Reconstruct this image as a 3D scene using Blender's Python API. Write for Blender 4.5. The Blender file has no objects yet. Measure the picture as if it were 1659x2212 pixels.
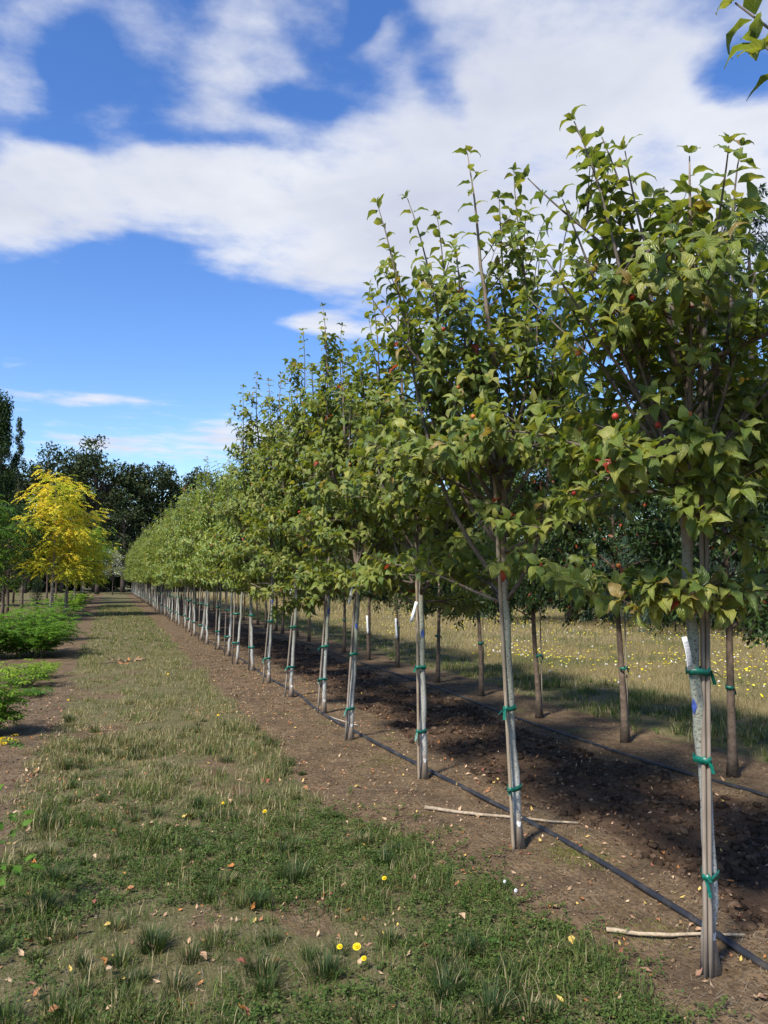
import bpy, math, random
import numpy as np
from mathutils import Vector, Matrix

sc = bpy.context.scene
COL = sc.collection
random.seed(7)
R0 = np.random.default_rng(11)
rad = math.radians

# ------------------------------------------------------------------ camera
EYE = np.array([0.0, 0.0, 1.55])
YAW, PITCH = rad(19.1), rad(4.825)
cam_data = bpy.data.cameras.new('camera')
cam = bpy.data.objects.new('camera', cam_data)
COL.objects.link(cam)
cam.location = EYE
cam.rotation_euler = (math.pi / 2 + PITCH, 0, -YAW)
cam_data.sensor_fit = 'AUTO'
cam_data.sensor_width = 36
cam_data.lens = 36 * 1703 / 2212
cam_data.clip_start = 0.05
cam_data.clip_end = 6000
sc.camera = cam
FW = np.array([math.sin(YAW) * math.cos(PITCH), math.cos(YAW) * math.cos(PITCH), math.sin(PITCH)])
RT = np.array([math.cos(YAW), -math.sin(YAW), 0.0])
UP = np.cross(RT, FW)


def at(px, py, depth):                       # a point seen at a photo position, at a given depth
    return EYE + depth * (FW + RT * (px - 829.5) / 1703 - UP * (py - 1106) / 1703)


def ray_ground(px, py):
    d = FW + RT * (px - 829.5) / 1703 - UP * (py - 1106) / 1703
    return EYE + d * (-EYE[2] / d[2])


def project(P):
    q = np.asarray(P) - EYE
    d = q @ FW
    return 829.5 + 1703 * (q @ RT) / d, 1106 - 1703 * (q @ UP) / d, d


# ------------------------------------------------------------------ light, sky, exposure
SUN_EL = rad(47)
SUN_AZ = np.array([-0.80, -0.60])
SUN_AZ = SUN_AZ / np.linalg.norm(SUN_AZ)
sun_vec = Vector((SUN_AZ[0] * math.cos(SUN_EL), SUN_AZ[1] * math.cos(SUN_EL), math.sin(SUN_EL)))
sl = bpy.data.lights.new('sun', 'SUN')
sl.energy = 4.4
sl.angle = rad(7)
sl.color = (1.0, 0.95, 0.86)
so = bpy.data.objects.new('sun', sl)
COL.objects.link(so)
so.rotation_euler = sun_vec.to_track_quat('Z', 'Y').to_euler()

world = bpy.data.worlds.new('World')
sc.world = world
world.use_nodes = True
W = world.node_tree
W.nodes.clear()


class NT:
    """tiny node helper"""
    def __init__(s, tree):
        s.t = tree

    def n(s, typ, **kw):
        nd = s.t.nodes.new(typ)
        for k, v in kw.items():
            if k.startswith('i_'):
                key = k[2:]
                nd.inputs[int(key) if key.isdigit() else key.replace('_', ' ')].default_value = v
            else:
                setattr(nd, k, v)
        return nd

    def l(s, a, b):
        s.t.links.new(a, b)

    def put(s, sock, v):
        if hasattr(v, 'is_output'):
            s.t.links.new(v, sock)
        else:
            sock.default_value = v

    def m(s, op, a, b=None, c=None, clamp=False):
        nd = s.t.nodes.new('ShaderNodeMath')
        nd.operation = op
        nd.use_clamp = clamp
        for i, v in enumerate((a, b, c)):
            if v is not None:
                s.put(nd.inputs[i], v)
        return nd.outputs[0]

    def vm(s, op, a, b=None):
        nd = s.t.nodes.new('ShaderNodeVectorMath')
        nd.operation = op
        s.put(nd.inputs[0], a)
        if b is not None:
            s.put(nd.inputs[1], b)
        return nd.outputs['Value' if op == 'DOT_PRODUCT' else 'Vector']

    def mix(s, f, a, b, blend='MIX'):
        nd = s.t.nodes.new('ShaderNodeMix')
        nd.data_type = 'RGBA'
        nd.blend_type = blend
        s.put(nd.inputs[0], f)
        s.put(nd.inputs[6], a if hasattr(a, 'is_output') else (*a, 1) if len(a) == 3 else a)
        s.put(nd.inputs[7], b if hasattr(b, 'is_output') else (*b, 1) if len(b) == 3 else b)
        return nd.outputs[2]

    def noise(s, vec, scale, detail=4, rough=0.55, dim='3D'):
        nd = s.t.nodes.new('ShaderNodeTexNoise')
        nd.noise_dimensions = dim
        if vec is not None:
            s.l(vec, nd.inputs['Vector'])
        nd.inputs['Scale'].default_value = scale
        nd.inputs['Detail'].default_value = detail
        nd.inputs['Roughness'].default_value = rough
        return nd.outputs[0]

    def ramp(s, f, lo, hi, a=0.0, b=1.0, smooth=True):
        nd = s.t.nodes.new('ShaderNodeMapRange')
        nd.interpolation_type = 'SMOOTHSTEP' if smooth else 'LINEAR'
        s.put(nd.inputs[0], f)
        for i, v in enumerate((lo, hi, a, b)):
            nd.inputs[i + 1].default_value = v
        return nd.outputs[0]


k = NT(W)
sky = k.n('ShaderNodeTexSky', sky_type='NISHITA', sun_disc=False)
sky.sun_elevation = SUN_EL
sky.sun_rotation = math.atan2(sun_vec.x, sun_vec.y)
sky.air_density = 1.0
sky.dust_density = 0.25
sky.ozone_density = 2.6
skyc = k.n('ShaderNodeHueSaturation')
skyc.inputs['Saturation'].default_value = 1.25
skyc.inputs['Hue'].default_value = 0.512
skyc.inputs['Value'].default_value = 1.0
k.l(sky.outputs[0], skyc.inputs['Color'])
tc = k.n('ShaderNodeTexCoord')
sep = k.n('ShaderNodeSeparateXYZ')
k.l(tc.outputs['Generated'], sep.inputs[0])
zc = k.m('MAXIMUM', sep.outputs[2], 0.035)
comb = k.n('ShaderNodeCombineXYZ')
k.l(k.m('DIVIDE', sep.outputs[0], zc), comb.inputs[0])
k.l(k.m('DIVIDE', sep.outputs[1], zc), comb.inputs[1])
P0 = comb.outputs[0]
# gentle warp so that cloud outlines are ragged
wn = k.n('ShaderNodeTexNoise')
wn.inputs['Scale'].default_value = 2.3
wn.inputs['Detail'].default_value = 5
k.l(P0, wn.inputs['Vector'])
warp = k.vm('SUBTRACT', wn.outputs['Color'], (0.5, 0.5, 0.5))
wsc = k.n('ShaderNodeVectorMath', operation='SCALE')
k.l(warp, wsc.inputs[0])
wsc.inputs['Scale'].default_value = 0.34
PW = k.vm('ADD', P0, wsc.outputs[0])


def plane(px, py):                            # where a sight line meets the cloud layer
    d = FW + RT * (px - 829.5) / 1703 - UP * (py - 1106) / 1703
    return d[:2] / d[2]


# cloud banks of the layer: centre, one half axis, the other half axis, weight
BLOBS = [
    ((520, 430), (420, 40), (-20, 120), 1.0), ((60, 450), (260, -20), (0, 130), 1.0), ((130, 545), (170, 0), (0, 50), .55),
    ((760, 510), (330, 60), (-20, 170), 1.05), ((1080, 330), (320, -60), (0, 190), .85),
    ((1250, 120), (320, 20), (0, 170), .85), ((1500, 330), (330, -20), (0, 220), .95), ((1250, 500), (380, 0), (0, 160), .8),
    ((1660, 560), (360, 0), (0, 160), .7), ((520, 120), (150, -90), (60, 100), .56), ((330, 85), (140, 30), (0, 75), .34),
    ((90, 50), (150, 20), (0, 60), .42), ((40, 190), (95, 10), (0, 80), .5), ((250, 215), (100, -25), (10, 32), .4),
    ((830, 95), (90, -20), (0, 55), .45), ((880, 220), (110, -20), (0, 50), .4), ((20, 340), (90, 0), (0, 45), .5),
    ((690, 700), (130, 10), (0, 34), 1.0), ((830, 712), (110, 0), (0, 28), .9), ((530, 662), (50, 0), (0, 24), .45),
    ((170, 862), (165, 4), (0, 17), .55), ((30, 780), (60, 0), (0, 18), .5), ((230, 958), (120, 8), (0, 22), .6),
    ((420, 968), (190, 10), (0, 30), .5), ((560, 940), (160, 0), (0, 30), .7), ((1000, 960), (300, 0), (0, 40), .7),
    ((880, 90), (60, 70), (-20, 30), -.25), ((640, 215), (110, 10), (0, 40), -.45), ((980, 215), (45, 10), (0, 50), -.45),
    ((760, 60), (40, 10), (0, 60), -.4), ((190, 130), (60, 10), (0, 60), -.35), ((130, 280), (90, 10), (0, 30), -.35),
    ((1600, 150), (90, 0), (0, 70), -.75), ((430, 275), (190, 20), (0, 28), -.35), ((620, 40), (60, 20), (0, 60), -.2), ((1380, 360), (50, 60), (-60, 40), -.3), ((330, 520), (80, 10), (0, 50), -.25),
    ((260, 680), (420, 0), (0, 110), -.5), ((330, 790), (420, 0), (0, 60), -.3),
]
pos_d = neg_d = None
for c, a, b, w in BLOBS:
    pc = plane(*c)
    A = (plane(c[0] + a[0], c[1] + a[1]) - plane(c[0] - a[0], c[1] - a[1])) / 2
    B = (plane(c[0] + b[0], c[1] + b[1]) - plane(c[0] - b[0], c[1] - b[1])) / 2
    inv = np.linalg.inv(np.array([A, B]).T)
    q = k.vm('SUBTRACT', PW, (pc[0], pc[1], 0))
    u = k.vm('DOT_PRODUCT', q, (inv[0, 0], inv[0, 1], 0))
    v = k.vm('DOT_PRODUCT', q, (inv[1, 0], inv[1, 1], 0))
    r2 = k.m('ADD', k.m('MULTIPLY', u, u), k.m('MULTIPLY', v, v))
    e = k.m('POWER', 2.0, k.m('MULTIPLY', k.m('POWER', r2, 1.4), -1.0))
    if w > 0:
        pos_d = k.m('MULTIPLY', e, w) if pos_d is None else k.m('SMOOTH_MAX', pos_d, k.m('MULTIPLY', e, w), 0.18)
    else:
        neg_d = k.m('MULTIPLY', e, w) if neg_d is None else k.m('MULTIPLY_ADD', e, w, neg_d)
fine = k.noise(P0, 3.4, 9, 0.58)
broad = k.noise(P0, 0.55, 4, 0.5)
dens = k.m('ADD', pos_d, neg_d)
dens = k.m('ADD', dens, k.m('MULTIPLY', k.m('SUBTRACT', fine, 0.5), 1.45))
dens = k.m('ADD', dens, k.m('MULTIPLY', k.m('SUBTRACT', broad, 0.55), 0.5))
alpha = k.ramp(dens, 0.10, 0.86)
alpha = k.m('MULTIPLY', alpha, k.ramp(sep.outputs[2], 0.015, 0.10))
shade_n = k.noise(k.vm('ADD', P0, (0.13, 0.21, 0)), 1.5, 5, 0.5)
shade = k.ramp(k.m('ADD', k.m('MULTIPLY', dens, 0.22), k.m('MULTIPLY', shade_n, 0.9)), 0.42, 0.86)
cloudc = k.mix(shade, (0.84, 0.86, 0.91), (0.60, 0.635, 0.75))
bg1 = k.n('ShaderNodeBackground')
bg1.inputs['Strength'].default_value = 0.13
k.l(skyc.outputs[0], bg1.inputs['Color'])
bg2 = k.n('ShaderNodeBackground')
bg2.inputs['Strength'].default_value = 0.64
k.l(cloudc, bg2.inputs['Color'])
mx = k.n('ShaderNodeMixShader')
k.l(k.m('MULTIPLY', alpha, 0.97), mx.inputs[0])
k.l(bg1.outputs[0], mx.inputs[1])
k.l(bg2.outputs[0], mx.inputs[2])
wo = k.n('ShaderNodeOutputWorld')
k.l(mx.outputs[0], wo.inputs[0])
world.cycles.sampling_method = 'MANUAL'
world.cycles.sample_map_resolution = 512

sc.view_settings.view_transform = 'Standard'
sc.view_settings.look = 'None'
sc.view_settings.exposure = 0.75
sc.view_settings.gamma = 1.0
sc.view_settings.use_curve_mapping = False
sc.render.engine = 'CYCLES'
sc.cycles.max_bounces = 6
sc.cycles.diffuse_bounces = 3
sc.cycles.glossy_bounces = 2
sc.cycles.transmission_bounces = 3
sc.cycles.caustics_reflective = False
sc.cycles.caustics_refractive = False


# ------------------------------------------------------------------ noise on arrays
def hash2(ix, iy, seed):
    n = (ix.astype(np.int64) * 374761393 + iy.astype(np.int64) * 668265263 + seed * 974711) & 0x7fffffff
    n = ((n ^ (n >> 13)) * 1274126177) & 0x7fffffff
    n = (n ^ (n >> 16)) & 0xffff
    return n / 65535.0


def vnoise(x, y, seed=0):
    x0, y0 = np.floor(x), np.floor(y)
    fx, fy = x - x0, y - y0
    fx, fy = fx * fx * (3 - 2 * fx), fy * fy * (3 - 2 * fy)
    a, b = hash2(x0, y0, seed), hash2(x0 + 1, y0, seed)
    c, d = hash2(x0, y0 + 1, seed), hash2(x0 + 1, y0 + 1, seed)
    return (a * (1 - fx) + b * fx) * (1 - fy) + (c * (1 - fx) + d * fx) * fy


def fbm(x, y, seed=0, octv=4):
    s, a, t = 0, 0.5, 0
    for i in range(octv):
        s = s + a * vnoise(x * 2 ** i, y * 2 ** i, seed + i * 17)
        t += a
        a *= 0.5
    return s / t


def sst(a, b, x):
    t = np.clip((x - a) / (b - a), 0, 1)
    return t * t * (3 - 2 * t)


# ------------------------------------------------------------------ mesh helpers
def set_attr(me, name, data, typ='FLOAT_COLOR'):
    at_ = me.color_attributes.new(name, typ, 'POINT')
    a = np.ones((len(data), 4), np.float32)
    a[:, :data.shape[1]] = data
    at_.data.foreach_set('color', a.ravel())


def mk_mesh(name, V, faces, mat, col=None, uv=None, smooth=True, mats=None, fmat=None):
    """faces: list of int arrays (n,k); uv: per-vertex"""
    me = bpy.data.meshes.new(name)
    V = np.asarray(V, np.float32)
    faces = [np.asarray(f, np.int32) for f in faces if len(f)]
    nl = sum(f.size for f in faces)
    nf = sum(len(f) for f in faces)
    me.vertices.add(len(V))
    me.vertices.foreach_set('co', V.ravel())
    me.loops.add(nl)
    li = np.concatenate([f.ravel() for f in faces])
    me.loops.foreach_set('vertex_index', li)
    me.polygons.add(nf)
    tot = np.concatenate([np.full(len(f), f.shape[1], np.int32) for f in faces])
    st = np.concatenate([[0], np.cumsum(tot)[:-1]]).astype(np.int32)
    me.polygons.foreach_set('loop_start', st)
    me.polygons.foreach_set('loop_total', tot)
    if smooth:
        me.polygons.foreach_set('use_smooth', np.ones(nf, bool))
    if uv is not None:
        ul = me.uv_layers.new(name='UVMap')
        ul.data.foreach_set('uv', np.asarray(uv, np.float32)[li].ravel())
    if col is not None:
        set_attr(me, 'col', np.asarray(col, np.float32))
    me.update(calc_edges=True)
    for m_ in (mats or [mat]):
        me.materials.append(m_)
    if fmat is not None:
        me.polygons.foreach_set('material_index', np.asarray(fmat, np.int32))
    return me


def link(name, data, parent=None, loc=None, kind=None):
    o = bpy.data.objects.new(name, data)
    COL.objects.link(o)
    if parent is not None:
        o.parent = parent
    if loc is not None:
        o.location = loc
    if kind:
        o['kind'] = kind
    return o


def tag(o, label, cat, group=None):
    o['label'] = label
    o['category'] = cat
    if group:
        o['group'] = group
    return o


def thing(name, label, cat, loc=(0, 0, 0), rz=0, group=None):
    o = bpy.data.objects.new(name, None)
    COL.objects.link(o)
    o.empty_display_size = 0.1
    o.location = loc
    o.rotation_euler = (0, 0, rz)
    return tag(o, label, cat, group)


class Tubes:
    """collects tapered tubes"""
    def __init__(s):
        s.V, s.F, s.C, s.n = [], [], [], 0
        s.T = []

    def add(s, pts, rr, sides=6, col=(1, 1, 1), cap=True, flat=1.0, rough=0.0, rng=None):
        pts = np.asarray(pts, float)
        n = len(pts)
        rr = np.broadcast_to(np.asarray(rr, float), (n,))
        tg = np.gradient(pts, axis=0)
        tg /= np.linalg.norm(tg, axis=1)[:, None] + 1e-9
        ref = np.array([0, 0, 1.0]) if abs(tg[0][2]) < 0.9 else np.array([1.0, 0, 0])
        a = np.cross(tg, ref)
        a /= np.linalg.norm(a, axis=1)[:, None] + 1e-9
        b = np.cross(tg, a)
        ang = np.arange(sides) * 2 * math.pi / sides
        ca, sa = np.cos(ang), np.sin(ang) * flat
        R = rr[:, None]
        if rough and rng is not None:
            R = R * (1 + rough * (rng.random((n, sides)) - 0.5))
        else:
            R = np.repeat(R, sides, 1)
        ring = pts[:, None, :] + R[:, :, None] * (ca[None, :, None] * a[:, None, :] + sa[None, :, None] * b[:, None, :])
        base = s.n
        s.V.append(ring.reshape(-1, 3))
        i = np.arange(n - 1)[:, None] * sides
        j = np.arange(sides)[None, :]
        j2 = (j + 1) % sides
        s.F.append((np.stack([i + j, i + sides + j, i + sides + j2, i + j2], -1).reshape(-1, 4) + base))
        s.n += n * sides
        if cap:
            for kk, e in ((0, pts[0]), (n - 1, pts[-1])):
                s.V.append(e[None])
                j = np.arange(sides)
                j2 = (j + 1) % sides
                r = base + kk * sides
                s.T.append(np.stack([r + j, r + j2, np.full(sides, s.n)], -1) if kk == 0 else np.stack([r + j2, r + j, np.full(sides, s.n)], -1))
                s.n += 1
        s.C.append(np.tile(np.asarray(col, float)[None], (s.n - base, 1)))

    def mesh(s, name, mat, smooth=True):
        return mk_mesh(name, np.concatenate(s.V), [np.concatenate(s.F)] + ([np.concatenate(s.T)] if s.T else []), mat, col=np.concatenate(s.C), smooth=smooth)


def bez(p0, p1, p2, p3, n):
    t = np.linspace(0, 1, n)[:, None]
    return (1 - t) ** 3 * p0 + 3 * (1 - t) ** 2 * t * p1 + 3 * (1 - t) * t * t * p2 + t ** 3 * p3


def nrm(v):
    v = np.asarray(v, float)
    return v / (np.linalg.norm(v, axis=-1, keepdims=True) + 1e-9)


def leaf_template(nu, nv, width=0.5, bend=1.0, fold=0.35, wave=0.03, base=0.55, tip=1.0, cup=0.0):
    """unit-length leaf along +y, top +z; returns V, quads, UV"""
    us = np.linspace(-1, 1, nu)
    vs = np.linspace(0, 1, nv)
    th = -bend * vs ** 1.3
    dy, dz = np.cos(th), np.sin(th)
    step = 1.0 / (nv - 1)
    y = np.concatenate([[0], np.cumsum((dy[1:] + dy[:-1]) / 2 * step)])
    z = np.concatenate([[0], np.cumsum((dz[1:] + dz[:-1]) / 2 * step)])
    prof = np.sin(math.pi * np.clip(vs, 0, 1) ** base) ** 0.85 * (1 - 0.35 * vs ** 3)
    prof[0] = 0.05
    prof[-1] = 0.015
    w = width * 0.5 * prof
    V, UVs = [], []
    for i, v in enumerate(vs):
        for u in us:
            wav = wave * math.sin(v * 15 + (1.5 if u > 0 else 0)) * abs(u) * (0.3 + prof[i])
            off = fold * abs(u) * w[i] + wav - cup * u * u * w[i]
            V.append((u * w[i], y[i] - dz[i] * off, z[i] + dy[i] * off))
            UVs.append((u * 0.5 + 0.5, v))
    Q = []
    for i in range(nv - 1):
        for j in range(nu - 1):
            a = i * nu + j
            Q.append((a, a + 1, a + nu + 1, a + nu))
    return np.array(V), np.array(Q), np.array(UVs)


def frames(d, upv):
    d = nrm(d)
    s = nrm(np.cross(d, upv))
    u = np.cross(s, d)
    return np.stack([s, d, u], -1)            # columns side, dir, up


def scatter(tmpl, pos, M, scale, col):
    V, Q, UVs = tmpl
    n = len(pos)
    sc_ = np.asarray(scale, float)
    if sc_.ndim == 1:
        VV = np.einsum('nij,vj->nvi', M, V) * sc_[:, None, None]
    else:
        VV = np.einsum('nij,nvj->nvi', M, V[None] * sc_[:, None, :])
    VV = VV + pos[:, None, :]
    QQ = Q[None] + (np.arange(n) * len(V))[:, None, None]
    C = np.repeat(np.asarray(col)[:, None, :], len(V), 1)
    return VV.reshape(-1, 3), QQ.reshape(-1, Q.shape[1]), np.tile(UVs, (n, 1)), C.reshape(-1, C.shape[-1])


def join_parts(parts):
    V, F, U, C, n = [], [], [], [], 0
    for v, f, u, c in parts:
        V.append(v)
        F.append(f + n)
        U.append(u)
        C.append(c)
        n += len(v)
    return np.concatenate(V), F, np.concatenate(U), np.concatenate(C)


# ------------------------------------------------------------------ materials
def new_mat(name):
    m_ = bpy.data.materials.new(name)
    m_.use_nodes = True
    t = m_.node_tree
    t.nodes.clear()
    kk = NT(t)
    out = kk.n('ShaderNodeOutputMaterial')
    return m_, kk, out


def principled(kk, color, rough=0.8, spec=0.3, normal=None):
    p = kk.n('ShaderNodeBsdfPrincipled')
    kk.put(p.inputs['Base Color'], color if hasattr(color, 'is_output') else (*color, 1))
    kk.put(p.inputs['Roughness'], rough)
    p.inputs['Specular IOR Level'].default_value = spec
    if normal is not None:
        kk.l(normal, p.inputs['Normal'])
    return p


def bump(kk, h, strength=0.5, dist=0.02):
    b = kk.n('ShaderNodeBump')
    b.inputs['Strength'].default_value = strength
    b.inputs['Distance'].default_value = dist
    kk.l(h, b.inputs['Height'])
    return b.outputs[0]


def leaf_material(name, veins=True, rough=0.42, spec=0.4, trans=0.3, under=(0.75, 0.8, 0.72), nveins=6.5, pale=0.3):
    m_, kk, out = new_mat(name)
    a = kk.n('ShaderNodeAttribute', attribute_name='col')
    c = a.outputs['Color']
    geo = kk.n('ShaderNodeNewGeometry')
    normal = None
    if veins:
        uv = kk.n('ShaderNodeUVMap')
        sp = kk.n('ShaderNodeSeparateXYZ')
        kk.l(uv.outputs[0], sp.inputs[0])
        au = kk.m('ABSOLUTE', kk.m('MULTIPLY_ADD', sp.outputs[0], 2.0, -1.0))
        ph = kk.m('MULTIPLY', kk.m('SUBTRACT', sp.outputs[1], kk.m('MULTIPLY', kk.m('POWER', au, 1.25), 0.42)), nveins)
        tri = kk.m('ABSOLUTE', kk.m('MULTIPLY_ADD', kk.m('FRACT', kk.m('ADD', ph, 4.0)), 2.0, -1.0))   # 1 at the vein
        ridge = kk.m('POWER', tri, 1.6)
        mid = kk.ramp(au, 0.0, 0.16, 1.0, 0.0)
        vein = kk.m('MAXIMUM', kk.ramp(tri, 0.80, 1.0), mid)
        rim = kk.ramp(au, 0.84, 1.0)
        nz = kk.noise(geo.outputs['Position'], 38, 3)
        c = kk.mix(kk.ramp(nz, 0.4, 0.75, 0, 0.3), c, kk.mix(1.0, c, (1.15, 0.85, 0.6), 'MULTIPLY'))
        lighter = kk.mix(1.0, c, (1.75, 1.6, 1.5), 'MULTIPLY')
        c = kk.mix(kk.m('MULTIPLY', vein, 0.5), c, lighter)
        c = kk.mix(kk.m('MULTIPLY', rim, 0.5), c, kk.mix(1.0, c, (2.0, 1.7, 1.3), 'MULTIPLY'))
        hgt = kk.m('SUBTRACT', kk.m('MULTIPLY', ridge, -1.0), kk.m('MULTIPLY', mid, 0.9))
        normal = bump(kk, hgt, 1.0, 0.002)
    und = kk.mix(1.0, kk.mix(pale, c, (0.16, 0.19, 0.12)), (*under, 1), 'MULTIPLY')
    cc = kk.mix(geo.outputs['Backfacing'], c, und)
    p = principled(kk, cc, rough, spec, normal)
    tr = kk.n('ShaderNodeBsdfTranslucent')
    kk.l(kk.mix(1.0, c, (1.75, 1.6, 0.7), 'MULTIPLY'), tr.inputs['Color'])
    mx_ = kk.n('ShaderNodeMixShader')
    mx_.inputs[0].default_value = trans
    kk.l(p.outputs[0], mx_.inputs[1])
    kk.l(tr.outputs[0], mx_.inputs[2])
    kk.l(mx_.outputs[0], out.inputs[0])
    return m_


def attr_material(name, rough=0.8, spec=0.2, nscale=30, var=0.35, bscale=60, bstr=0.3, bdist=0.01):
    m_, kk, out = new_mat(name)
    a = kk.n('ShaderNodeAttribute', attribute_name='col')
    tcn = kk.n('ShaderNodeTexCoord')
    n1 = kk.noise(tcn.outputs['Object'], nscale, 5)
    f = kk.ramp(n1, 0.3, 0.72, 1 - var, 1 + var * 0.6)
    cmb = kk.n('ShaderNodeCombineColor')
    for i in range(3):
        kk.l(f, cmb.inputs[i])
    c = kk.mix(1.0, a.outputs['Color'], cmb.outputs[0], 'MULTIPLY')
    p = principled(kk, c, rough, spec, bump(kk, kk.noise(tcn.outputs['Object'], bscale, 4), bstr, bdist))
    kk.l(p.outputs[0], out.inputs[0])
    return m_


M_LEAF = leaf_material('dogwood_leaf', rough=0.38, spec=0.5, trans=0.36)
M_LEAF_FAR = leaf_material('dogwood_leaf_far', veins=False, rough=0.44, spec=0.4, trans=0.34)
M_SMALL = leaf_material('small_leaf', veins=False, rough=0.45, spec=0.25, trans=0.16, pale=0.05)
M_FEATHER = leaf_material('feathery_leaf', veins=False, rough=0.6, spec=0.15, trans=0.42, pale=0.08)
M_OAK = leaf_material('oak_leaf', veins=False, rough=0.7, spec=0.1, trans=0.12, pale=0.0)
M_NEEDLE = leaf_material('cedar_needle', veins=False, rough=0.7, spec=0.1, trans=0.08, pale=0.0)
M_BLADE = leaf_material('grass_blade', veins=False, rough=0.6, spec=0.2, trans=0.3, under=(1, 1, 1), pale=0.0)
M_DRY = attr_material('dry_leaf', 0.75, 0.2, 60, 0.3, 120, 0.3, 0.004)
M_TWIG = attr_material('twig_bark', 0.7, 0.25, 40, 0.35, 90, 0.4, 0.004)
M_BARK = attr_material('dark_bark', 0.9, 0.15, 14, 0.4, 40, 0.7, 0.01)
M_CLOD = attr_material('soil_clod', 0.95, 0.05, 30, 0.35, 80, 0.6, 0.01)
M_FRUIT = attr_material('fruit_skin', 0.45, 0.4, 60, 0.25, 240, 0.8, 0.003)
M_PAINT = attr_material('paint_dab', 0.6, 0.3, 60, 0.25, 90, 0.2, 0.002)
M_FLOWER = attr_material('flower_petal', 0.6, 0.2, 80, 0.15, 90, 0.1, 0.002)


def trunk_material():
    m_, kk, out = new_mat('dogwood_bark')
    tcn = kk.n('ShaderNodeTexCoord')
    oi = kk.n('ShaderNodeObjectInfo')
    off = kk.vm('ADD', tcn.outputs['Object'], kk.vm('MULTIPLY', kk.n('ShaderNodeCombineXYZ').outputs[0], (1, 1, 1)))
    P = tcn.outputs['Object']
    sp = kk.n('ShaderNodeSeparateXYZ')
    kk.l(P, sp.inputs[0])
    mp = kk.n('ShaderNodeMapping')
    mp.inputs['Scale'].default_value = (1, 1, 0.45)
    kk.l(P, mp.inputs[0])
    big = kk.noise(mp.outputs[0], 9, 5)
    white = kk.mix(kk.ramp(big, 0.3, 0.7), (0.45, 0.45, 0.42), (0.31, 0.305, 0.27))
    mp2 = kk.n('ShaderNodeMapping')
    mp2.inputs['Scale'].default_value = (1, 1, 1.8)
    kk.l(P, mp2.inputs[0])
    spk = kk.noise(mp2.outputs[0], 95, 4, 0.65)
    white = kk.mix(kk.ramp(spk, 0.53, 0.62), white, (0.10, 0.085, 0.07))
    brown = kk.mix(big, (0.17, 0.125, 0.09), (0.27, 0.21, 0.16))
    brown = kk.mix(kk.ramp(spk, 0.55, 0.68), brown, (0.07, 0.05, 0.04))
    zz = kk.m('ADD', sp.outputs[2], kk.m('MULTIPLY', kk.m('SUBTRACT', big, 0.5), 0.5))
    white = kk.mix(kk.ramp(zz, 0.5, 1.0, 0, .85), white, kk.mix(kk.ramp(spk, 0.5, 0.62), (0.24, 0.25, 0.20), (0.09, 0.08, 0.065)))
    c = kk.mix(kk.ramp(zz, 1.25, 1.75), white, brown)
    c = kk.mix(kk.ramp(zz, 0.06, 0.24, 0.85, 0.0), c, (0.22, 0.16, 0.115))
    g = kk.noise(P, 5, 2)
    c = kk.mix(kk.ramp(g, 0.55, 0.72, 0, 0.30), c, (0.20, 0.26, 0.16))
    p = principled(kk, c, 0.85, 0.15, bump(kk, spk, 0.45, 0.006))
    kk.l(p.outputs[0], out.inputs[0])
    return m_


M_TRUNK = trunk_material()


def wood_material(name, a, b):
    m_, kk, out = new_mat(name)
    tcn = kk.n('ShaderNodeTexCoord')
    mp = kk.n('ShaderNodeMapping')
    mp.inputs['Scale'].default_value = (60, 60, 2.2)
    kk.l(tcn.outputs['Object'], mp.inputs[0])
    n1 = kk.noise(mp.outputs[0], 1.0, 5, 0.6)
    n2 = kk.noise(tcn.outputs['Object'], 3.5, 3)
    c = kk.mix(kk.ramp(n1, 0.3, 0.7), a, b)
    c = kk.mix(kk.ramp(n2, 0.4, 0.7, 0, 0.5), c, (0.13, 0.10, 0.08))
    c = kk.mix(kk.ramp(n1, 0.66, 0.72), c, (0.05, 0.04, 0.03))
    p = principled(kk, c, 0.85, 0.15, bump(kk, n1, 0.5, 0.004))
    kk.l(p.outputs[0], out.inputs[0])
    return m_


M_STAKE = wood_material('weathered_stake_wood', (0.19, 0.155, 0.122), (0.30, 0.25, 0.20))
M_CANE = wood_material('bamboo_cane', (0.26, 0.20, 0.14), (0.36, 0.295, 0.215))


def plain(name, color, rough=0.6, spec=0.3, nscale=40, var=0.25):
    m_, kk, out = new_mat(name)
    tcn = kk.n('ShaderNodeTexCoord')
    n1 = kk.noise(tcn.outputs['Object'], nscale, 4)
    c = kk.mix(kk.ramp(n1, 0.3, 0.7), tuple(x * (1 - var) for x in color), tuple(min(1, x * (1 + var)) for x in color))
    p = principled(kk, c, rough, spec, bump(kk, n1, 0.25, 0.004))
    kk.l(p.outputs[0], out.inputs[0])
    return m_


M_TAPE = plain('green_tape', (0.002, 0.105, 0.070), 0.4, 0.5, 90, 0.35)
M_TAG = plain('tag_plastic', (0.72, 0.73, 0.75), 0.5, 0.4, 20, 0.06)
M_INK = plain('tag_ink', (0.08, 0.08, 0.09), 0.7, 0.2, 40, 0.1)
M_WRAP = plain('white_tape', (0.7, 0.7, 0.7), 0.6, 0.3, 30, 0.1)


def hose_material():
    m_, kk, out = new_mat('drip_hose_rubber')
    geo = kk.n('ShaderNodeNewGeometry')
    n1 = kk.noise(geo.outputs['Position'], 7, 5)
    sp = kk.n('ShaderNodeSeparateXYZ')
    kk.l(geo.outputs['Normal'], sp.inputs[0])
    c = kk.mix(kk.ramp(n1, 0.45, 0.75), (0.018, 0.020, 0.025), (0.075, 0.062, 0.05))
    p = principled(kk, c, 0.5, 0.4, bump(kk, kk.noise(geo.outputs['Position'], 90, 3), 0.2, 0.003))
    kk.l(p.outputs[0], out.inputs[0])
    return m_


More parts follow.
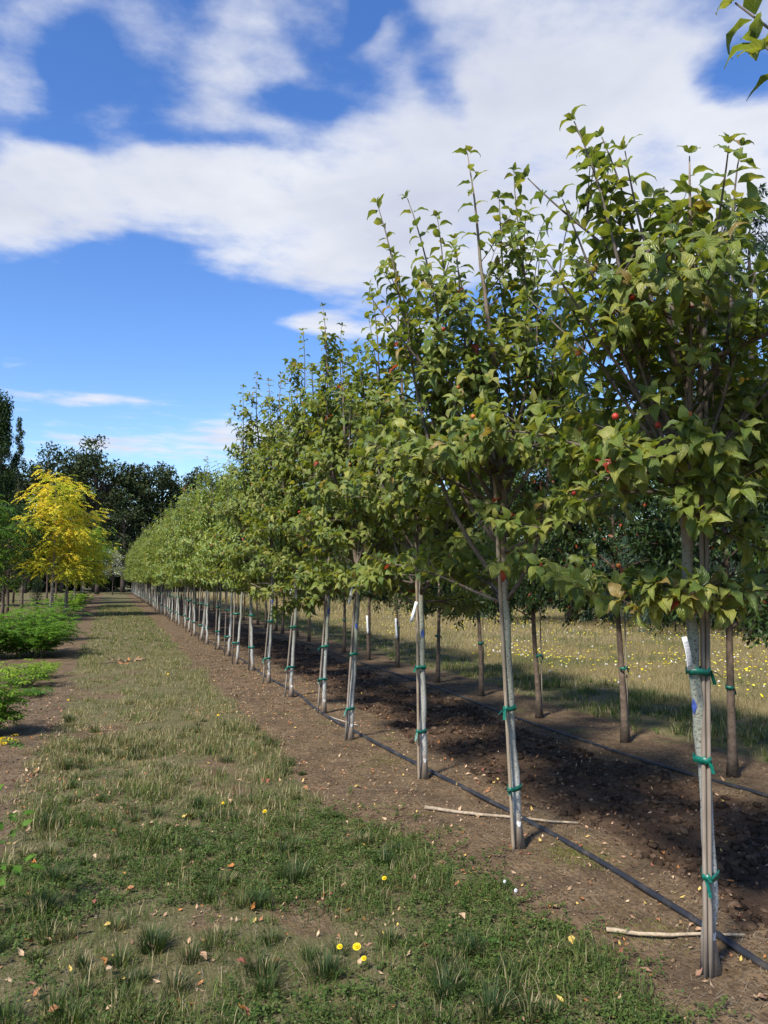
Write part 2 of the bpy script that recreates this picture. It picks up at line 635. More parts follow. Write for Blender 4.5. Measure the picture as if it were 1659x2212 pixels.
M_HOSE = hose_material()


def ground_material():
    m_, kk, out = new_mat('field_ground')
    geo = kk.n('ShaderNodeNewGeometry')
    P = geo.outputs['Position']
    z = kk.n('ShaderNodeAttribute', attribute_name='zone')
    zs = kk.n('ShaderNodeSeparateColor')
    kk.l(z.outputs['Color'], zs.inputs[0])
    n_big = kk.noise(P, 1.1, 5)
    n_mid = kk.noise(P, 6.5, 6, 0.6)
    n_fine = kk.noise(P, 42, 6, 0.65)
    n_grit = kk.noise(P, 150, 4, 0.7)
    soil = kk.mix(kk.ramp(n_mid, 0.3, 0.7), (0.118, 0.076, 0.040), (0.215, 0.146, 0.082))
    soil = kk.mix(kk.ramp(n_fine, 0.38, 0.66, 0, 0.85), soil, (0.050, 0.034, 0.022))
    soil = kk.mix(kk.ramp(n_grit, 0.60, 0.72, 0, 0.7), soil, (0.27, 0.21, 0.15))
    moss = kk.ramp(kk.noise(kk.vm('ADD', P, (3.1, 1.7, 0)), 1.9, 4), 0.60, 0.72, 0, 0.6)
    soil = kk.mix(moss, soil, (0.10, 0.115, 0.03))
    till = kk.mix(kk.ramp(n_mid, 0.3, 0.75), (0.062, 0.039, 0.024), (0.112, 0.072, 0.044))
    till = kk.mix(kk.ramp(n_fine, 0.5, 0.8, 0, 0.6), till, (0.018, 0.012, 0.009))
    # thatch: stretched straw-like streaks in two directions
    st = None
    for ang in (0.5, 1.7, 2.6):
        mp = kk.n('ShaderNodeMapping')
        mp.inputs['Rotation'].default_value = (0, 0, ang)
        mp.inputs['Scale'].default_value = (95, 9, 1)
        kk.l(P, mp.inputs[0])
        s_ = kk.ramp(kk.noise(mp.outputs[0], 1.0, 2), 0.56, 0.68)
        st = s_ if st is None else kk.m('MAXIMUM', st, s_)
    turf = kk.mix(kk.ramp(n_big, 0.35, 0.68), (0.092, 0.088, 0.036), (0.140, 0.118, 0.058))
    turf = kk.mix(kk.ramp(n_mid, 0.45, 0.75, 0, 0.7), turf, (0.050, 0.056, 0.022))
    turf = kk.mix(kk.m('MULTIPLY', st, 0.5), turf, (0.22, 0.18, 0.105))
    turf = kk.mix(kk.ramp(n_fine, 0.55, 0.8, 0, 0.6), turf, (0.035, 0.032, 0.016))
    mead = kk.mix(kk.ramp(n_mid, 0.3, 0.7), (0.15, 0.12, 0.058), (0.24, 0.195, 0.10))
    mead = kk.mix(kk.m('MULTIPLY', st, 0.5), mead, (0.31, 0.26, 0.15))
    soil = kk.mix(kk.m('MULTIPLY', st, 0.34), soil, (0.25, 0.20, 0.14))
    soil = kk.mix(kk.ramp(kk.noise(P, 2.6, 5, 0.65), 0.46, 0.66, 0, 0.6), soil, (0.060, 0.042, 0.028))

    def crisp(s_, lo, hi):
        return kk.ramp(kk.m('ADD', s_, kk.m('MULTIPLY', kk.m('SUBTRACT', n_fine, 0.5), 0.7)), lo, hi)
    c = kk.mix(crisp(zs.outputs[1], 0.35, 0.65), soil, till)
    c = kk.mix(crisp(zs.outputs[0], 0.35, 0.65), c, turf)
    c = kk.mix(crisp(zs.outputs[2], 0.35, 0.65), c, mead)
    hgt = kk.m('ADD', kk.m('MULTIPLY', n_fine, 0.8), kk.m('MULTIPLY', n_grit, 0.35))
    p = principled(kk, c, 0.95, 0.08, bump(kk, hgt, 0.75, 0.02))
    kk.l(p.outputs[0], out.inputs[0])
    return m_


M_GROUND = ground_material()


# ------------------------------------------------------------------ the ground
def edge(x, y, amp=0.22, seed=5):
    return x + amp * (fbm(x * 1.3, y * 1.3, seed, 4) - 0.5) * 2


def zones(x, y):
    """weights of turf, tilled soil, dry meadow"""
    e = edge(x, y)
    grass = sst(-0.62, -0.40, e) * (1 - sst(1.40, 1.62, e - .38 * sst(5.2, 3.6, y)))
    worn = sst(0.62, 0.74, fbm(x * 1.1, y * 0.8, 77, 4))           # bare patches
    grass = grass * (1 - 0.6 * worn)
    grass = np.maximum(grass, sst(5.1, 5.35, e))
    lane = sst(-7.2, -6.9, -np.abs(e + 5.55) - 5.55) * 0
    lane = sst(-1.25, -0.95, -np.abs(e + 4.3) + 0.35) * 0 + (sst(3.0, 3.3, -e) * (1 - sst(3.6, 3.8, -e)))
    far_lane = sst(4.4, 4.7, -e)
    grass = np.maximum(grass, np.maximum(lane, far_lane))
    tilled = sst(2.72, 3.0, e) * (1 - sst(4.02, 4.25, e))
    meadow = sst(6.3, 6.9, e) * (1 - sst(60, 70, x)) * (1 - sst(85, 95, y))
    far = sst(84, 92, y)
    grass = np.maximum(grass, far)
    tilled = tilled * (1 - far)
    return grass, tilled, meadow


def height(x, y):
    near = 1 - sst(30, 60, np.hypot(x, y))
    g, t, m_ = zones(x, y)
    h = 0.035 * (fbm(x * 0.6, y * 0.6, 1, 3) - 0.5)
    h = h + near * (0.022 * (fbm(x * 4, y * 4, 2, 3) - 0.5))
    h = h + near * t * (0.12 * (fbm(x * 5.0, y * 5.0, 3, 5) - 0.5) - 0.014)
    h = h + near * (1 - t) * (1 - g) * 0.02 * (fbm(x * 9, y * 9, 4, 3) - 0.5)
    return h


def hgt(x, y):
    return float(height(np.array([x], float), np.array([y], float))[0])


def seq(a, b, step):
    return list(np.arange(a, b, step))


gx = seq(-3.4, 7.0, 0.045)
s_ = 0.05
while gx[-1] < 2600:
    gx.append(gx[-1] + s_)
    s_ *= 1.22
s_ = 0.05
while gx[0] > -2600:
    gx.insert(0, gx[0] - s_)
    s_ *= 1.22
gy = seq(1.2, 11, 0.045) + seq(11, 20, 0.09) + seq(20, 46, 0.25) + seq(46, 100, 1.2)
s_ = 1.3
while gy[-1] < 3500:
    gy.append(gy[-1] + s_)
    s_ *= 1.25
s_ = 0.06
while gy[0] > -600:
    gy.insert(0, gy[0] - s_)
    s_ *= 1.3
gx, gy = np.array(gx), np.array(gy)
XX, YY = np.meshgrid(gx, gy)
ZZ = height(XX, YY)
ZN = np.stack(zones(XX, YY), -1)
GV = np.stack([XX, YY, ZZ], -1).reshape(-1, 3)
nx, ny = len(gx), len(gy)
I = np.arange(nx * ny).reshape(ny, nx)
GQ = np.stack([I[:-1, :-1], I[:-1, 1:], I[1:, 1:], I[1:, :-1]], -1).reshape(-1, 4)
cxy = GV[GQ].mean(1)
ce = edge(cxy[:, 0], cxy[:, 1])
local = (cxy[:, 1] > -12) & (cxy[:, 1] < 92)
bands = [('bark_strip', -3.1, -0.5), ('grass_path', -0.5, 1.52), ('soil_strip', 1.52, 2.85), ('tilled_soil', 2.85, 4.12), ('planting_strip', 4.12, 5.2), ('grass_verge', 5.2, 6.6), ('meadow', 6.6, 62.0)]
taken = np.zeros(len(GQ), bool)


def ground_piece(name, mask):
    q = GQ[mask]
    used, inv_ = np.unique(q, return_inverse=True)
    me = mk_mesh(name, GV[used], [inv_.reshape(-1, 4)], M_GROUND)
    set_attr(me, 'zone', ZN.reshape(-1, 3)[used])
    return link(name, me, kind='structure')


for nm, a, b in bands:
    mk = local & (ce >= a) & (ce < b)
    taken |= mk
    ground_piece(nm, mk)
ground_piece('ground', ~taken)

# ------------------------------------------------------------------ dogwood trees
PALETTE = np.array([
    (0.138, 0.188, 0.036), (0.168, 0.215, 0.042), (0.205, 0.240, 0.052), (0.100, 0.155, 0.033),
    (0.250, 0.265, 0.065), (0.082, 0.130, 0.030), (0.25, 0.19, 0.06), (0.30, 0.055, 0.035)])
PAL_P = np.array([.27, .24, .17, .155, .08, .07, .013, .002])
SHAPES = [dict(width=0.48, bend=1.55, fold=0.42, wave=0.035), dict(width=0.56, bend=1.2, fold=0.26, wave=0.045),
          dict(width=0.44, bend=2.05, fold=0.48, wave=0.030), dict(width=0.55, bend=1.4, fold=0.15, wave=0.05),
          dict(width=0.46, bend=0.8, fold=0.40, wave=0.04)]
T_HI = [leaf_template(5, 7, **s) for s in SHAPES]
T_MID = [leaf_template(3, 5, **s) for s in SHAPES]
T_FAR = [leaf_template(3, 3, **s) for s in SHAPES]
leaf_mesh_cache = {}


def leaf_mesh(shape, ci):
    key = (shape, ci)
    if key not in leaf_mesh_cache:
        V, Q, U = T_HI[shape]
        leaf_mesh_cache[key] = mk_mesh('leaf', V, [Q], M_LEAF, col=np.tile(PALETTE[ci], (len(V), 1)), uv=U)
    return leaf_mesh_cache[key]


class Tree:
    pass


def dogwood(rng, H, top, tips=None, n_limbs=7, n_low=6, spread=0.62, crown0=1.35, dense=1.4, skirt=None, low_r=0.75, leaf=0.098, leader=None, fill=6, bare=.42):
    """everything in tree space; top: where the clear trunk ends"""
    t = Tree()
    top = np.asarray(top, float)
    lead_tip = np.array([top[0] * 1.2 + rng.normal(0, .08), top[1] * 1.2 + rng.normal(0, .08), H]) if leader is None else np.asarray(leader, float)
    n1 = 14
    lower = bez(np.zeros(3), np.array([rng.normal(0, .012), rng.normal(0, .012), top[2] * .35]), top - np.array([rng.normal(0, .012), rng.normal(0, .012), top[2] * .3]), top, n1)
    d_up = nrm(top - lower[-2])
    L = np.linalg.norm(lead_tip - top)
    upper = bez(top, top + d_up * L * .35, lead_tip - np.array([rng.normal(0, .05), rng.normal(0, .05), L * .35]), lead_tip, 18)
    t.trunk = np.concatenate([lower, upper[1:]])
    kink = rng.normal(0, .0045, (len(t.trunk), 2))
    kink[0] = 0
    t.trunk[:, :2] += kink
    zt = t.trunk[:, 2]
    r = 0.0265 * np.clip(1 - 0.22 * zt / top[2], .5, 1)
    up_f = np.clip((zt - top[2]) / (H - top[2]), 0, 1)
    r = np.where(zt > top[2], 0.0205 * (1 - up_f) ** .9 + 0.0025, r)
    r = r * (1 + 0.55 * np.exp(-zt / 0.055)) * (1 + 0.07 * (rng.random(len(zt)) - .5))
    t.trunk_r = r

    def on_trunk(z):
        return np.array([np.interp(z, zt, t.trunk[:, i]) for i in range(3)])
    axis_at = on_trunk
    limbs = [dict(p=upper, r0=None, kind='lead')]
    n_fill = fill if tips is not None else 0
    if tips is None:
        tips = []
        a0 = rng.random() * 6.28
        for i in range(n_limbs):
            az = a0 + i * 2.39996 + rng.normal(0, .25)
            rr = spread * rng.uniform(.45, 1.1)
            zz_ = H - abs(rng.normal(0.15, .55)) - rr * .75
            tips.append((top[0] + rr * math.cos(az), top[1] + rr * math.sin(az), max(zz_, crown0 + 1.0)))
    a0 = rng.random() * 6.28
    tips = list(tips)
    for i in range(n_fill):                  # shorter shoots inside the crown
        az = a0 + i * 2.39996 + rng.normal(0, .25)
        rr = spread * rng.uniform(.5, 1.05)
        tips.append((top[0] + rr * math.cos(az), top[1] + rr * math.sin(az), crown0 + (H - crown0) * rng.uniform(.42, .90)))
    for T in tips:
        T = np.asarray(T, float)
        zs = rng.uniform(crown0, max(crown0 + .05, min(crown0 + 0.85, T[2] - 0.6)))
        p0 = on_trunk(zs)
        Lh = np.linalg.norm(T - p0)
        hd = T - p0
        hd[2] = 0
        hn = nrm(hd)
        d0 = nrm(hn * rng.uniform(.6, .95) + np.array([0, 0, 1.0]))
        P = bez(p0, p0 + d0 * Lh * .36, T - np.array([hd[0] * .36 + rng.normal(0, .05), hd[1] * .36 + rng.normal(0, .05), (T[2] - p0[2]) * .36]), T, 16)
        limbs.append(dict(p=P, r0=0.0115 * (Lh / 2.2) ** .6, kind='limb'))
    a0 = rng.random() * 6.28
    for i in range(n_low):
        az = a0 + i * 2.39996 + rng.normal(0, .3)
        zs = crown0 + rng.uniform(-0.1, .95)
        Lb = low_r * rng.uniform(.65, 1.15)
        p0 = on_trunk(zs)
        d = np.array([math.cos(az), math.sin(az), rng.uniform(.15, .55)])
        T = p0 + np.array([math.cos(az) * Lb, math.sin(az) * Lb, rng.uniform(-.10, .30)])
        P = bez(p0, p0 + nrm(d) * Lb * .4, T - np.array([math.cos(az), math.sin(az), -.1]) * Lb * .3, T, 11)
        limbs.append(dict(p=P, r0=0.008, kind='low'))
    if skirt:
        for (T, zs) in skirt:
            T = np.asarray(T, float)
            p0 = on_trunk(zs)
            Lb = np.linalg.norm(T - p0)
            P = bez(p0, p0 + nrm(T - p0 + np.array([0, 0, .1])) * Lb * .4, T + np.array([0, 0, .03]), T, 9)
            limbs.append(dict(p=P, r0=0.006, kind='skirt'))
    t.limbs = limbs
    pos, dr, upv, sca, tips_out, lowk, cur = [], [], [], [], [], [], ['']
    cen = top[:2]

    def leaf_at(p, d, u, s):
        pos.append(p)
        dr.append(d)
        upv.append(u)
        sca.append(s)
        lowk.append(cur[0] in ('low', 'skirt'))

    def pair(p, tang, phase, s, el, fw):
        ref = np.array([0, 0, 1.0]) if abs(tang[2]) < .85 else np.array([1.0, 0, 0])
        a = nrm(np.cross(tang, ref))
        b = np.cross(tang, a)
        for sg in (1, -1):
            o = (math.cos(phase) * a + math.sin(phase) * b) * sg
            ro = nrm((p - axis_at(p[2])) * [1, 1, 0])
            d = nrm(o + tang * fw * .8 + ro * .45 + np.array([0, 0, el + rng.normal(0, .15)]) + rng.normal(0, .12, 3))
            u = nrm(np.array([0, 0, 1.0]) * .9 + ro * .45 + tang * .35 + rng.normal(0, .2, 3))
            leaf_at(p + d * 0.008, d, u, s * rng.uniform(.72, 1.15))
    for lb in limbs:
        P = lb['p']
        n = len(P)
        seg = np.linalg.norm(np.diff(P, axis=0), axis=1)
        cum = np.concatenate([[0], np.cumsum(seg)])
        Ln = cum[-1]
        lb['tw'] = []
        kind = cur[0] = lb['kind']
        z_here = P[:, 2]

        def pt(s):
            return np.array([np.interp(s, cum, P[:, i]) for i in range(3)])

        def tg(s):
            return nrm(pt(min(s + .03, Ln)) - pt(max(s - .03, 0)))
        bare_top = bare * min(1, Ln / 2) if kind in ('limb', 'lead') else 0.0
        # twigs
        s = (0.30 if kind in ('lead', 'limb') else 0.22) * Ln * (0.5 if kind == 'lead' else 1)
        az = rng.random() * 6.28
        while s < Ln - bare_top:
            p, tn = pt(s), tg(s)
            f = s / Ln
            ref = np.array([0, 0, 1.0]) if abs(tn[2]) < .85 else np.array([1.0, 0, 0])
            a = nrm(np.cross(tn, ref))
            b = np.cross(tn, a)
            for sg in ((1, -1) if rng.random() < .55 else (1,)):
                if kind in ('low', 'skirt'):
                    o = a * sg * (1 if rng.random() < .8 else .3) + np.array([0, 0, rng.uniform(-.1, .35)])
                    d0 = nrm(o * .9 + tn * .7)
                    tl = rng.uniform(.12, .30) * (1.1 - .4 * f) * low_r / .75 * (0.6 if kind == 'skirt' else 1)
                else:
                    o = (math.cos(az) * a + math.sin(az) * b) * sg
                    d0 = nrm(o * .95 + tn * .55)
                    tl = rng.uniform(.16, .42) * (1.15 - .65 * f)
                rise = 0.05 if kind in ('low', 'skirt') else rng.uniform(.0, .12)
                T = p + d0 * tl + np.array([0, 0, rise])
                Q = bez(p, p + d0 * tl * .4, T - np.array([d0[0], d0[1], .35]) * tl * .3, T, 5)
                lb['tw'].append(Q)
                tips_out.append((T, kind, f))
                # leaves along the twig
                q = .34
                ph = rng.random() * 3.14
                while q < .93:
                    i = q * 4
                    i0 = int(i)
                    pp = Q[i0] * (1 - i + i0) + Q[min(i0 + 1, 4)] * (i - i0)
                    pair(pp, nrm(Q[min(i0 + 1, 4)] - Q[i0]), ph, leaf * (.85 + .25 * q), .02 if kind not in ('low', 'skirt') else -.35, .55)
                    ph += 1.5708
                    q += .062 / tl / dense * rng.uniform(.85, 1.2)
                tt = nrm(Q[-1] - Q[-2])
                e_ = .05 if kind not in ('low', 'skirt') else -.25
                pair(Q[-1], tt, ph, leaf * 1.0, e_, .7)
                pair(Q[-1], tt, ph + 1.5708, leaf * .8, e_ + .12, .8)
                az += 2.4
            s += .115 / dense * rng.uniform(.8, 1.25) * (1.0 if kind != 'skirt' else .6)
            az += 1.1
        # leaves sitting on the shoot itself
        s = Ln - bare_top - .02 if bare_top else Ln * .55
        ph = rng.random() * 3.14
        while s < Ln - .01:
            pair(pt(s), tg(s), ph, leaf * (1.26 - .3 * (s / Ln) ** 6), .1 if bare_top else -.1, .38)
            ph += 1.5708
            s += (.074 if bare_top else .055) * rng.uniform(.7, 1.35)
        tn = tg(Ln - .02)
        if kind in ('limb', 'lead'):
            pair(pt(Ln), tn, ph, leaf * .78, .25, .9)
            pair(pt(Ln), tn, ph + 1.5708, leaf * .55, .5, 1.6)
        else:
            pair(pt(Ln), tn, ph, leaf, -.1, .7)
            pair(pt(Ln), tn, ph + 1.57, leaf * .9, 0, .8)
    t.pos, t.dir, t.up, t.sc = map(np.array, (pos, dr, upv, sca))
    n = len(t.pos)
    t.shape = rng.integers(0, 5, n)
    t.ci = rng.choice(8, n, p=PAL_P)
    # lower inside leaves turn sooner
    low = (t.pos[:, 2] < crown0 + 1.2) & (rng.random(n) < .022)
    t.ci[low] = rng.choice([4, 6, 7], low.sum(), p=[.66, .29, .05])
    wide = (np.array(lowk)) & (rng.random(n) < .75)
    t.shape[wide] = rng.choice([1, 3, 4], wide.sum())
    t.tips = tips_out
    return t


def tree_stems(t, near, name_parent=None):
    """trunk mesh and limb meshes"""
    tb = Tubes()
    tb.add(t.trunk, t.trunk_r, 12 if near else 7)
    trunk = tb.mesh('trunk', M_TRUNK)
    limbs = []
    purple = np.array((0.085, 0.060, 0.050))
    grey = np.array((0.17, 0.135, 0.11))
    for lb in t.limbs:
        b_ = Tubes()
        P = lb['p']
        if lb['kind'] != 'lead':
            f = np.linspace(0, 1, len(P))
            b_.add(P, lb['r0'] * (1 - f) ** .8 + .0022, 7 if near else 4, col=grey * .8)
        for Q in lb['tw']:
            b_.add(Q, np.linspace(.0036, .0016, len(Q)), 4 if near else 3, col=purple, cap=False)
        if b_.n:
            limbs.append(b_)
    return trunk, limbs


def foliage_mesh(t, tmpl, mat, keep=None, jit=0.12, rng=R0, name='foliage', bright=1.0):
    idx = np.arange(len(t.pos)) if keep is None else np.nonzero(keep)[0]
    parts = []
    M = frames(t.dir, t.up)
    for s in range(5):
        ii = idx[t.shape[idx] == s]
        if len(ii):
            c = PALETTE[t.ci[ii]] * bright * (1 + jit * rng.normal(0, 1, (len(ii), 1)))
            parts.append(scatter(tmpl[s], t.pos[ii], M[ii], t.sc[ii], np.clip(c, .01, 1)))
    V, F, U, C = join_parts(parts)
    return mk_mesh(name, V, F, mat, col=C, uv=U)


def local(px, py, base, depth):
    return at(px, py, depth) - base


ROW1 = [(2.29, 1.16), (2.29, 2.66), (2.28, 4.20), (2.36, 5.86), (2.24, 7.46), (2.38, 9.0), (2.29, 10.32), (2.27, 11.79), (2.30, 13.4), (2.23, 14.65), (2.29, 16.2), (2.27, 17.6), (2.19, 18.95), (2.22, 20.49), (2.20, 22.02), (2.20, 23.58), (2.24, 25.3)]
y = 26.9
while y < 84:
    ROW1.append((2.20 + random.gauss(0, .035), y))
    y += random.uniform(1.44, 1.6)
BASE1 = [np.array([x, y, hgt(x, y)]) for x, y in ROW1]
DEP = [project(b)[2] for b in BASE1]

near_defs = {
    0: dict(H=3.9, top=(.05, -.05, 1.55), seed=50, px_lead=(2250, -420), tips=[(1588, 6, .12), (1640, 90, .05), (2100, -100, -.5), (2300, -300, -.2), (2400, 0, .1)], n_low=3, low_r=.4, fill=0, bare=.8, dense=.8),
    1: dict(H=3.45, px_top=(1484, 1180), px_lead=(1490, 335),
            tips=[(1240, 262, -.05), (1300, 296, .05), (1350, 326, -.12), (1600, 318, .0), (1140, 385, .1), (1632, 590, -.1), (1215, 430, -.2), (1430, 440, .3), (1560, 480, .35), (1320, 500, .45), (1725, 660, .1), (1180, 560, -.25)],
            crown0=1.82, n_low=9, seed=3, leaf=.092, low_r=.78, fill=9, bare=.66, dense=1.05),
    2: dict(H=4.0, px_top=(1086, 1150), px_lead=(1012, 330), tips=[(880, 428, -.1), (815, 440, .1), (1078, 425, .2), (945, 470, .3), (1110, 372, .1), (800, 640, -.2), (1165, 560, .0), (850, 560, .35), (985, 560, -.35), (1230, 470, .3)],
            crown0=1.40, n_low=18, seed=4, fill=7, bare=.55, dense=1.2, leaf=.093, low_r=.85),
    3: dict(H=3.9, px_top=(909, 1215), px_lead=(862, 640), tips=[(800, 618, 0), (797, 690, .2), (905, 600, .1), (950, 640, -.2), (840, 720, -.3), (770, 745, .0), (985, 700, .2)],
            crown0=1.40, n_low=18, seed=5, fill=8, bare=.6),
    4: dict(H=3.8, px_top=(770, 1250), px_lead=(742, 760), tips=[(700, 800, .0), (790, 780, .2), (830, 830, .0), (680, 860, -.2), (760, 850, -.3), (810, 870, .3)], crown0=1.40, n_low=17, seed=6, fill=8),
    5: dict(H=4.75, px_top=(711, 1240), px_lead=(697, 662), tips=[(655, 715, 0), (738, 705, .1), (672, 800, -.2), (640, 840, .1), (735, 835, .2), (775, 840, -.1), (610, 880, .2)], crown0=1.40, n_low=17, seed=8, fill=8),
    6: dict(H=4.2, px_top=(639, 1270), px_lead=(607, 808), tips=[(575, 880, .1), (625, 850, -.1), (660, 900, .1), (600, 920, -.3), (650, 930, .3), (690, 950, 0)], crown0=1.40, n_low=17, seed=9, fill=8),
    7: dict(H=4.6, px_top=(590, 1250), px_lead=(556, 808), tips=[(525, 835, .1), (580, 822, -.1), (540, 900, .2), (600, 880, .1), (512, 920, 0), (620, 910, -.1)], crown0=1.40, n_low=17, seed=12, fill=8),
}
near_trees = []
for i, dfn in near_defs.items():
    b = BASE1[i]
    rng = np.random.default_rng(dfn['seed'])
    kw = {q: v for q, v in dfn.items() if q in ('n_limbs', 'n_low', 'spread', 'crown0', 'leaf', 'low_r', 'fill', 'bare', 'dense')}
    top = np.array(dfn['top']) if 'top' in dfn else local(*dfn['px_top'], b, DEP[i])
    lead = local(*dfn['px_lead'], b, DEP[i]) if 'px_lead' in dfn else None
    tips = [local(px, py, b, DEP[i] + dd) for px, py, dd in dfn['tips']] if 'tips' in dfn else None
    skirt = None
    if i == 1:
        skirt = [(local(px, py, b, DEP[i] + dd), zz) for px, py, dd, zz in ((1378, 1318, -.05, 1.42), (1425, 1290, -.13, 1.46), (1590, 1302, -.02, 1.45), (1540, 1285, .08, 1.47), (1470, 1296, -.16, 1.44), (1565, 1318, -.12, 1.40))]
        sprays = [(local(px, py, b, DEP[i] + dd), zz) for px, py, dd, zz in ((1262, 1085, -.1, 1.88), (1310, 1040, -.25, 1.95), (1225, 1020, .05, 2.0), (1520, 1130, -.28, 1.80), (1640, 1190, -.1, 1.74), (1610, 1075, -.25, 1.85), (1690, 1010, .0, 1.95), (1380, 1000, -.38, 2.0), (1570, 985, -.35, 2.05))]
        skirt = skirt + sprays
    if i == 5:
        skirt = [(local(px, py, b, DEP[i]), 1.32) for px, py in ((600, 1330), (670, 1320), (690, 1300))]
    H = lead[2] if lead is not None else dfn['H']
    t = dogwood(rng, H, top, tips, skirt=skirt, leader=lead, **kw)
    t.base, t.index = b, i
    near_trees.append(t)
# one yellowing skirt on the first full tree, one red leaf on the next
t1 = near_trees[1]
ssel = (t1.pos[:, 2] < 1.5)
rg = np.random.default_rng(5)
t1.ci[ssel] = rg.choice([2, 4, 4, 6, 1, 7], ssel.sum(), p=[.3, .3, .17, .14, .07, .02])
t2 = near_trees[2]
for tx, ty in ((1057, 1058), (1090, 1255)):
    j = np.argmin([np.hypot(*(np.array(project(p + t2.base)[:2]) - (tx, ty))) + 80 * (project(p + t2.base)[2] - 4.4) for p in t2.pos])
    t2.ci[j] = 7

# which leaves show largest: a coarse depth picture of all near crowns
cand = []
for ti, t in enumerate(near_trees):
    c = t.pos + t.base + nrm(t.dir) * (t.sc * .45)[:, None]
    px, py, d = project(c)
    ok = (d > .6) & (px > -10) & (px < 1670) & (py > -10) & (py < 2220)
    for j in np.nonzero(ok)[0]:
        cand.append((d[j], px[j], py[j], ti, j, t.sc[j] / d[j]))
cand.sort()
cells, shown = set(), [[] for _ in near_trees]
for d, px, py, ti, j, sz in cand:
    key = (int(px // 17), int(py // 17))
    if key in cells:
        continue
    r = sz * 1703 * .3
    for ax in range(int((px - r) // 17), int((px + r) // 17) + 1):
        for ay in range(int((py - r) // 17), int((py + r) // 17) + 1):
            cells.add((ax, ay))
    shown[ti].append((sz, j))
LIMIT = [60, 300, 300, 300, 260, 160, 0, 0]

DOG_LABEL = [
    'dogwood with only a few drooping leaves hanging into the top corner of the picture',
    'staked dogwood closest to the camera, with a yellowing leaf skirt low on its trunk',
    'multi-stemmed staked dogwood with one bright red leaf halfway up, second trunk in the row',
    'slim staked dogwood third in the row, with a white tag under its leaves',
    'staked dogwood fourth in the row, its stake tied to the left of a speckled trunk',
    'dogwood with a tall thin spire of leaves rising above its neighbours, fifth in the row',
    'staked dogwood sixth in the row, leaning slightly beside a low leaf tuft',
    'staked dogwood seventh in the row, its top shoots forming a small crest against the sky']
GROUP1 = 'young dogwoods in the staked row along the grass path'
for ti, t in enumerate(near_trees):
    root = thing('dogwood_tree', DOG_LABEL[ti], 'tree', t.base, 0, GROUP1)
    trunk, limbs = tree_stems(t, True)
    link('trunk', trunk, root)
    for b_ in limbs:
        link('branch', b_.mesh('branch', M_TWIG), root)
    keep = np.ones(len(t.pos), bool)
    pick = sorted(shown[ti], reverse=True)[:LIMIT[ti]]
    M = frames(t.dir, t.up)
    for _, j in pick:
        keep[j] = False
        o = link('leaf', leaf_mesh(int(t.shape[j]), int(t.ci[j])), root)
        mat4 = np.eye(4)
        mat4[:3, :3] = M[j] * t.sc[j]
        mat4[:3, 3] = t.pos[j]
        o.matrix_local = Matrix(mat4.tolist())
    fo = link('foliage', foliage_mesh(t, T_HI if ti == 1 else T_MID, M_LEAF, keep, rng=np.random.default_rng(ti)), root)
    fo['kind'] = 'stuff'
    # fruit on short stalks
    rg = np.random.default_rng(100 + ti)
    nf = [0, 11, 7, 6, 5, 8, 6, 6][ti]
    tl = [T for T, kd, f in t.tips if 1.4 < T[2] < H + 2]
    dd = np.array([project(T + t.base)[2] + .25 * rg.random() for T in tl])
    order = np.argsort(dd)[:max(10, len(tl) // 3)]
    order = rg.choice(order, min(nf, len(order)), replace=False)
    for j in order:
        T = tl[j]
        fb = Tubes()
        c0 = (0.05, 0.09, 0.02)
        st_ = np.array([T, T + [0, 0, .03], T + [rg.normal(0, .006), rg.normal(0, .006), .062]])
        fb.add(st_, .0013, 4, col=c0)
        cr = (0.42, 0.035, 0.02) if rg.random() < .5 else (0.50, 0.15, 0.03)
        cpt = st_[-1] + np.array([0, 0, .009])
        a = np.linspace(-.0118, .0118, 7)
        fb.add(cpt + np.array([[0, 0, q] for q in a]), np.sqrt(np.maximum(.0122 ** 2 - a ** 2, 1e-7)), 9, col=cr, rough=.12, rng=rg)
        link('fruit', fb.mesh('fruit', M_FRUIT), root)

# the rest of the row: four crowns shared by many trees
variants = []
for q in range(4):
    rng = np.random.default_rng(300 + q)
    H = [4.5, 4.35, 4.7, 4.25][q]
    t = dogwood(rng, H, (rng.normal(0, .04), rng.normal(0, .04), 1.55), None, n_limbs=15, n_low=20, spread=.80, crown0=1.36, low_r=.95, leaf=.105)
    trunk, limbs = tree_stems(t, False)
    allb = Tubes()
    for b_ in limbs:
        allb.V += b_.V
        allb.F += [f + allb.n for f in b_.F]
        allb.T += [f + allb.n for f in b_.T]
        allb.C += b_.C
        allb.n += b_.n
    variants.append((trunk, allb.mesh('branches', M_TWIG), foliage_mesh(t, T_FAR, M_LEAF_FAR, rng=rng, bright=1.12)))
ORD = ['eighth', 'ninth', 'tenth', 'eleventh', 'twelfth', 'thirteenth', 'fourteenth', 'fifteenth', 'sixteenth', 'seventeenth', 'eighteenth', 'nineteenth', 'twentieth']
rg = random.Random(21)
row_roots = {}
for i in range(len(near_trees), len(BASE1)):
    n = i - 8
    if n < len(ORD):
        lab = 'staked dogwood standing %s from the camera in the long row' % ORD[n]
    else:
        lab = 'distant dogwood packed into the far end of the staked row beyond the twentieth tree'
    sc_ = rg.uniform(.90, 1.08)
    root = thing('dogwood_tree', lab, 'tree', BASE1[i], rg.random() * 6.28, GROUP1)
    root.rotation_euler[0], root.rotation_euler[1] = rg.gauss(0, .018), rg.gauss(0, .018)
    root.scale = (sc_ * rg.uniform(.95, 1.08), sc_ * rg.uniform(.95, 1.08), sc_)
    tr, br, fo = variants[rg.randrange(4)]
    link('trunk', tr, root)
    link('branches', br, root, kind='stuff')
    link('foliage', fo, root, kind='stuff')


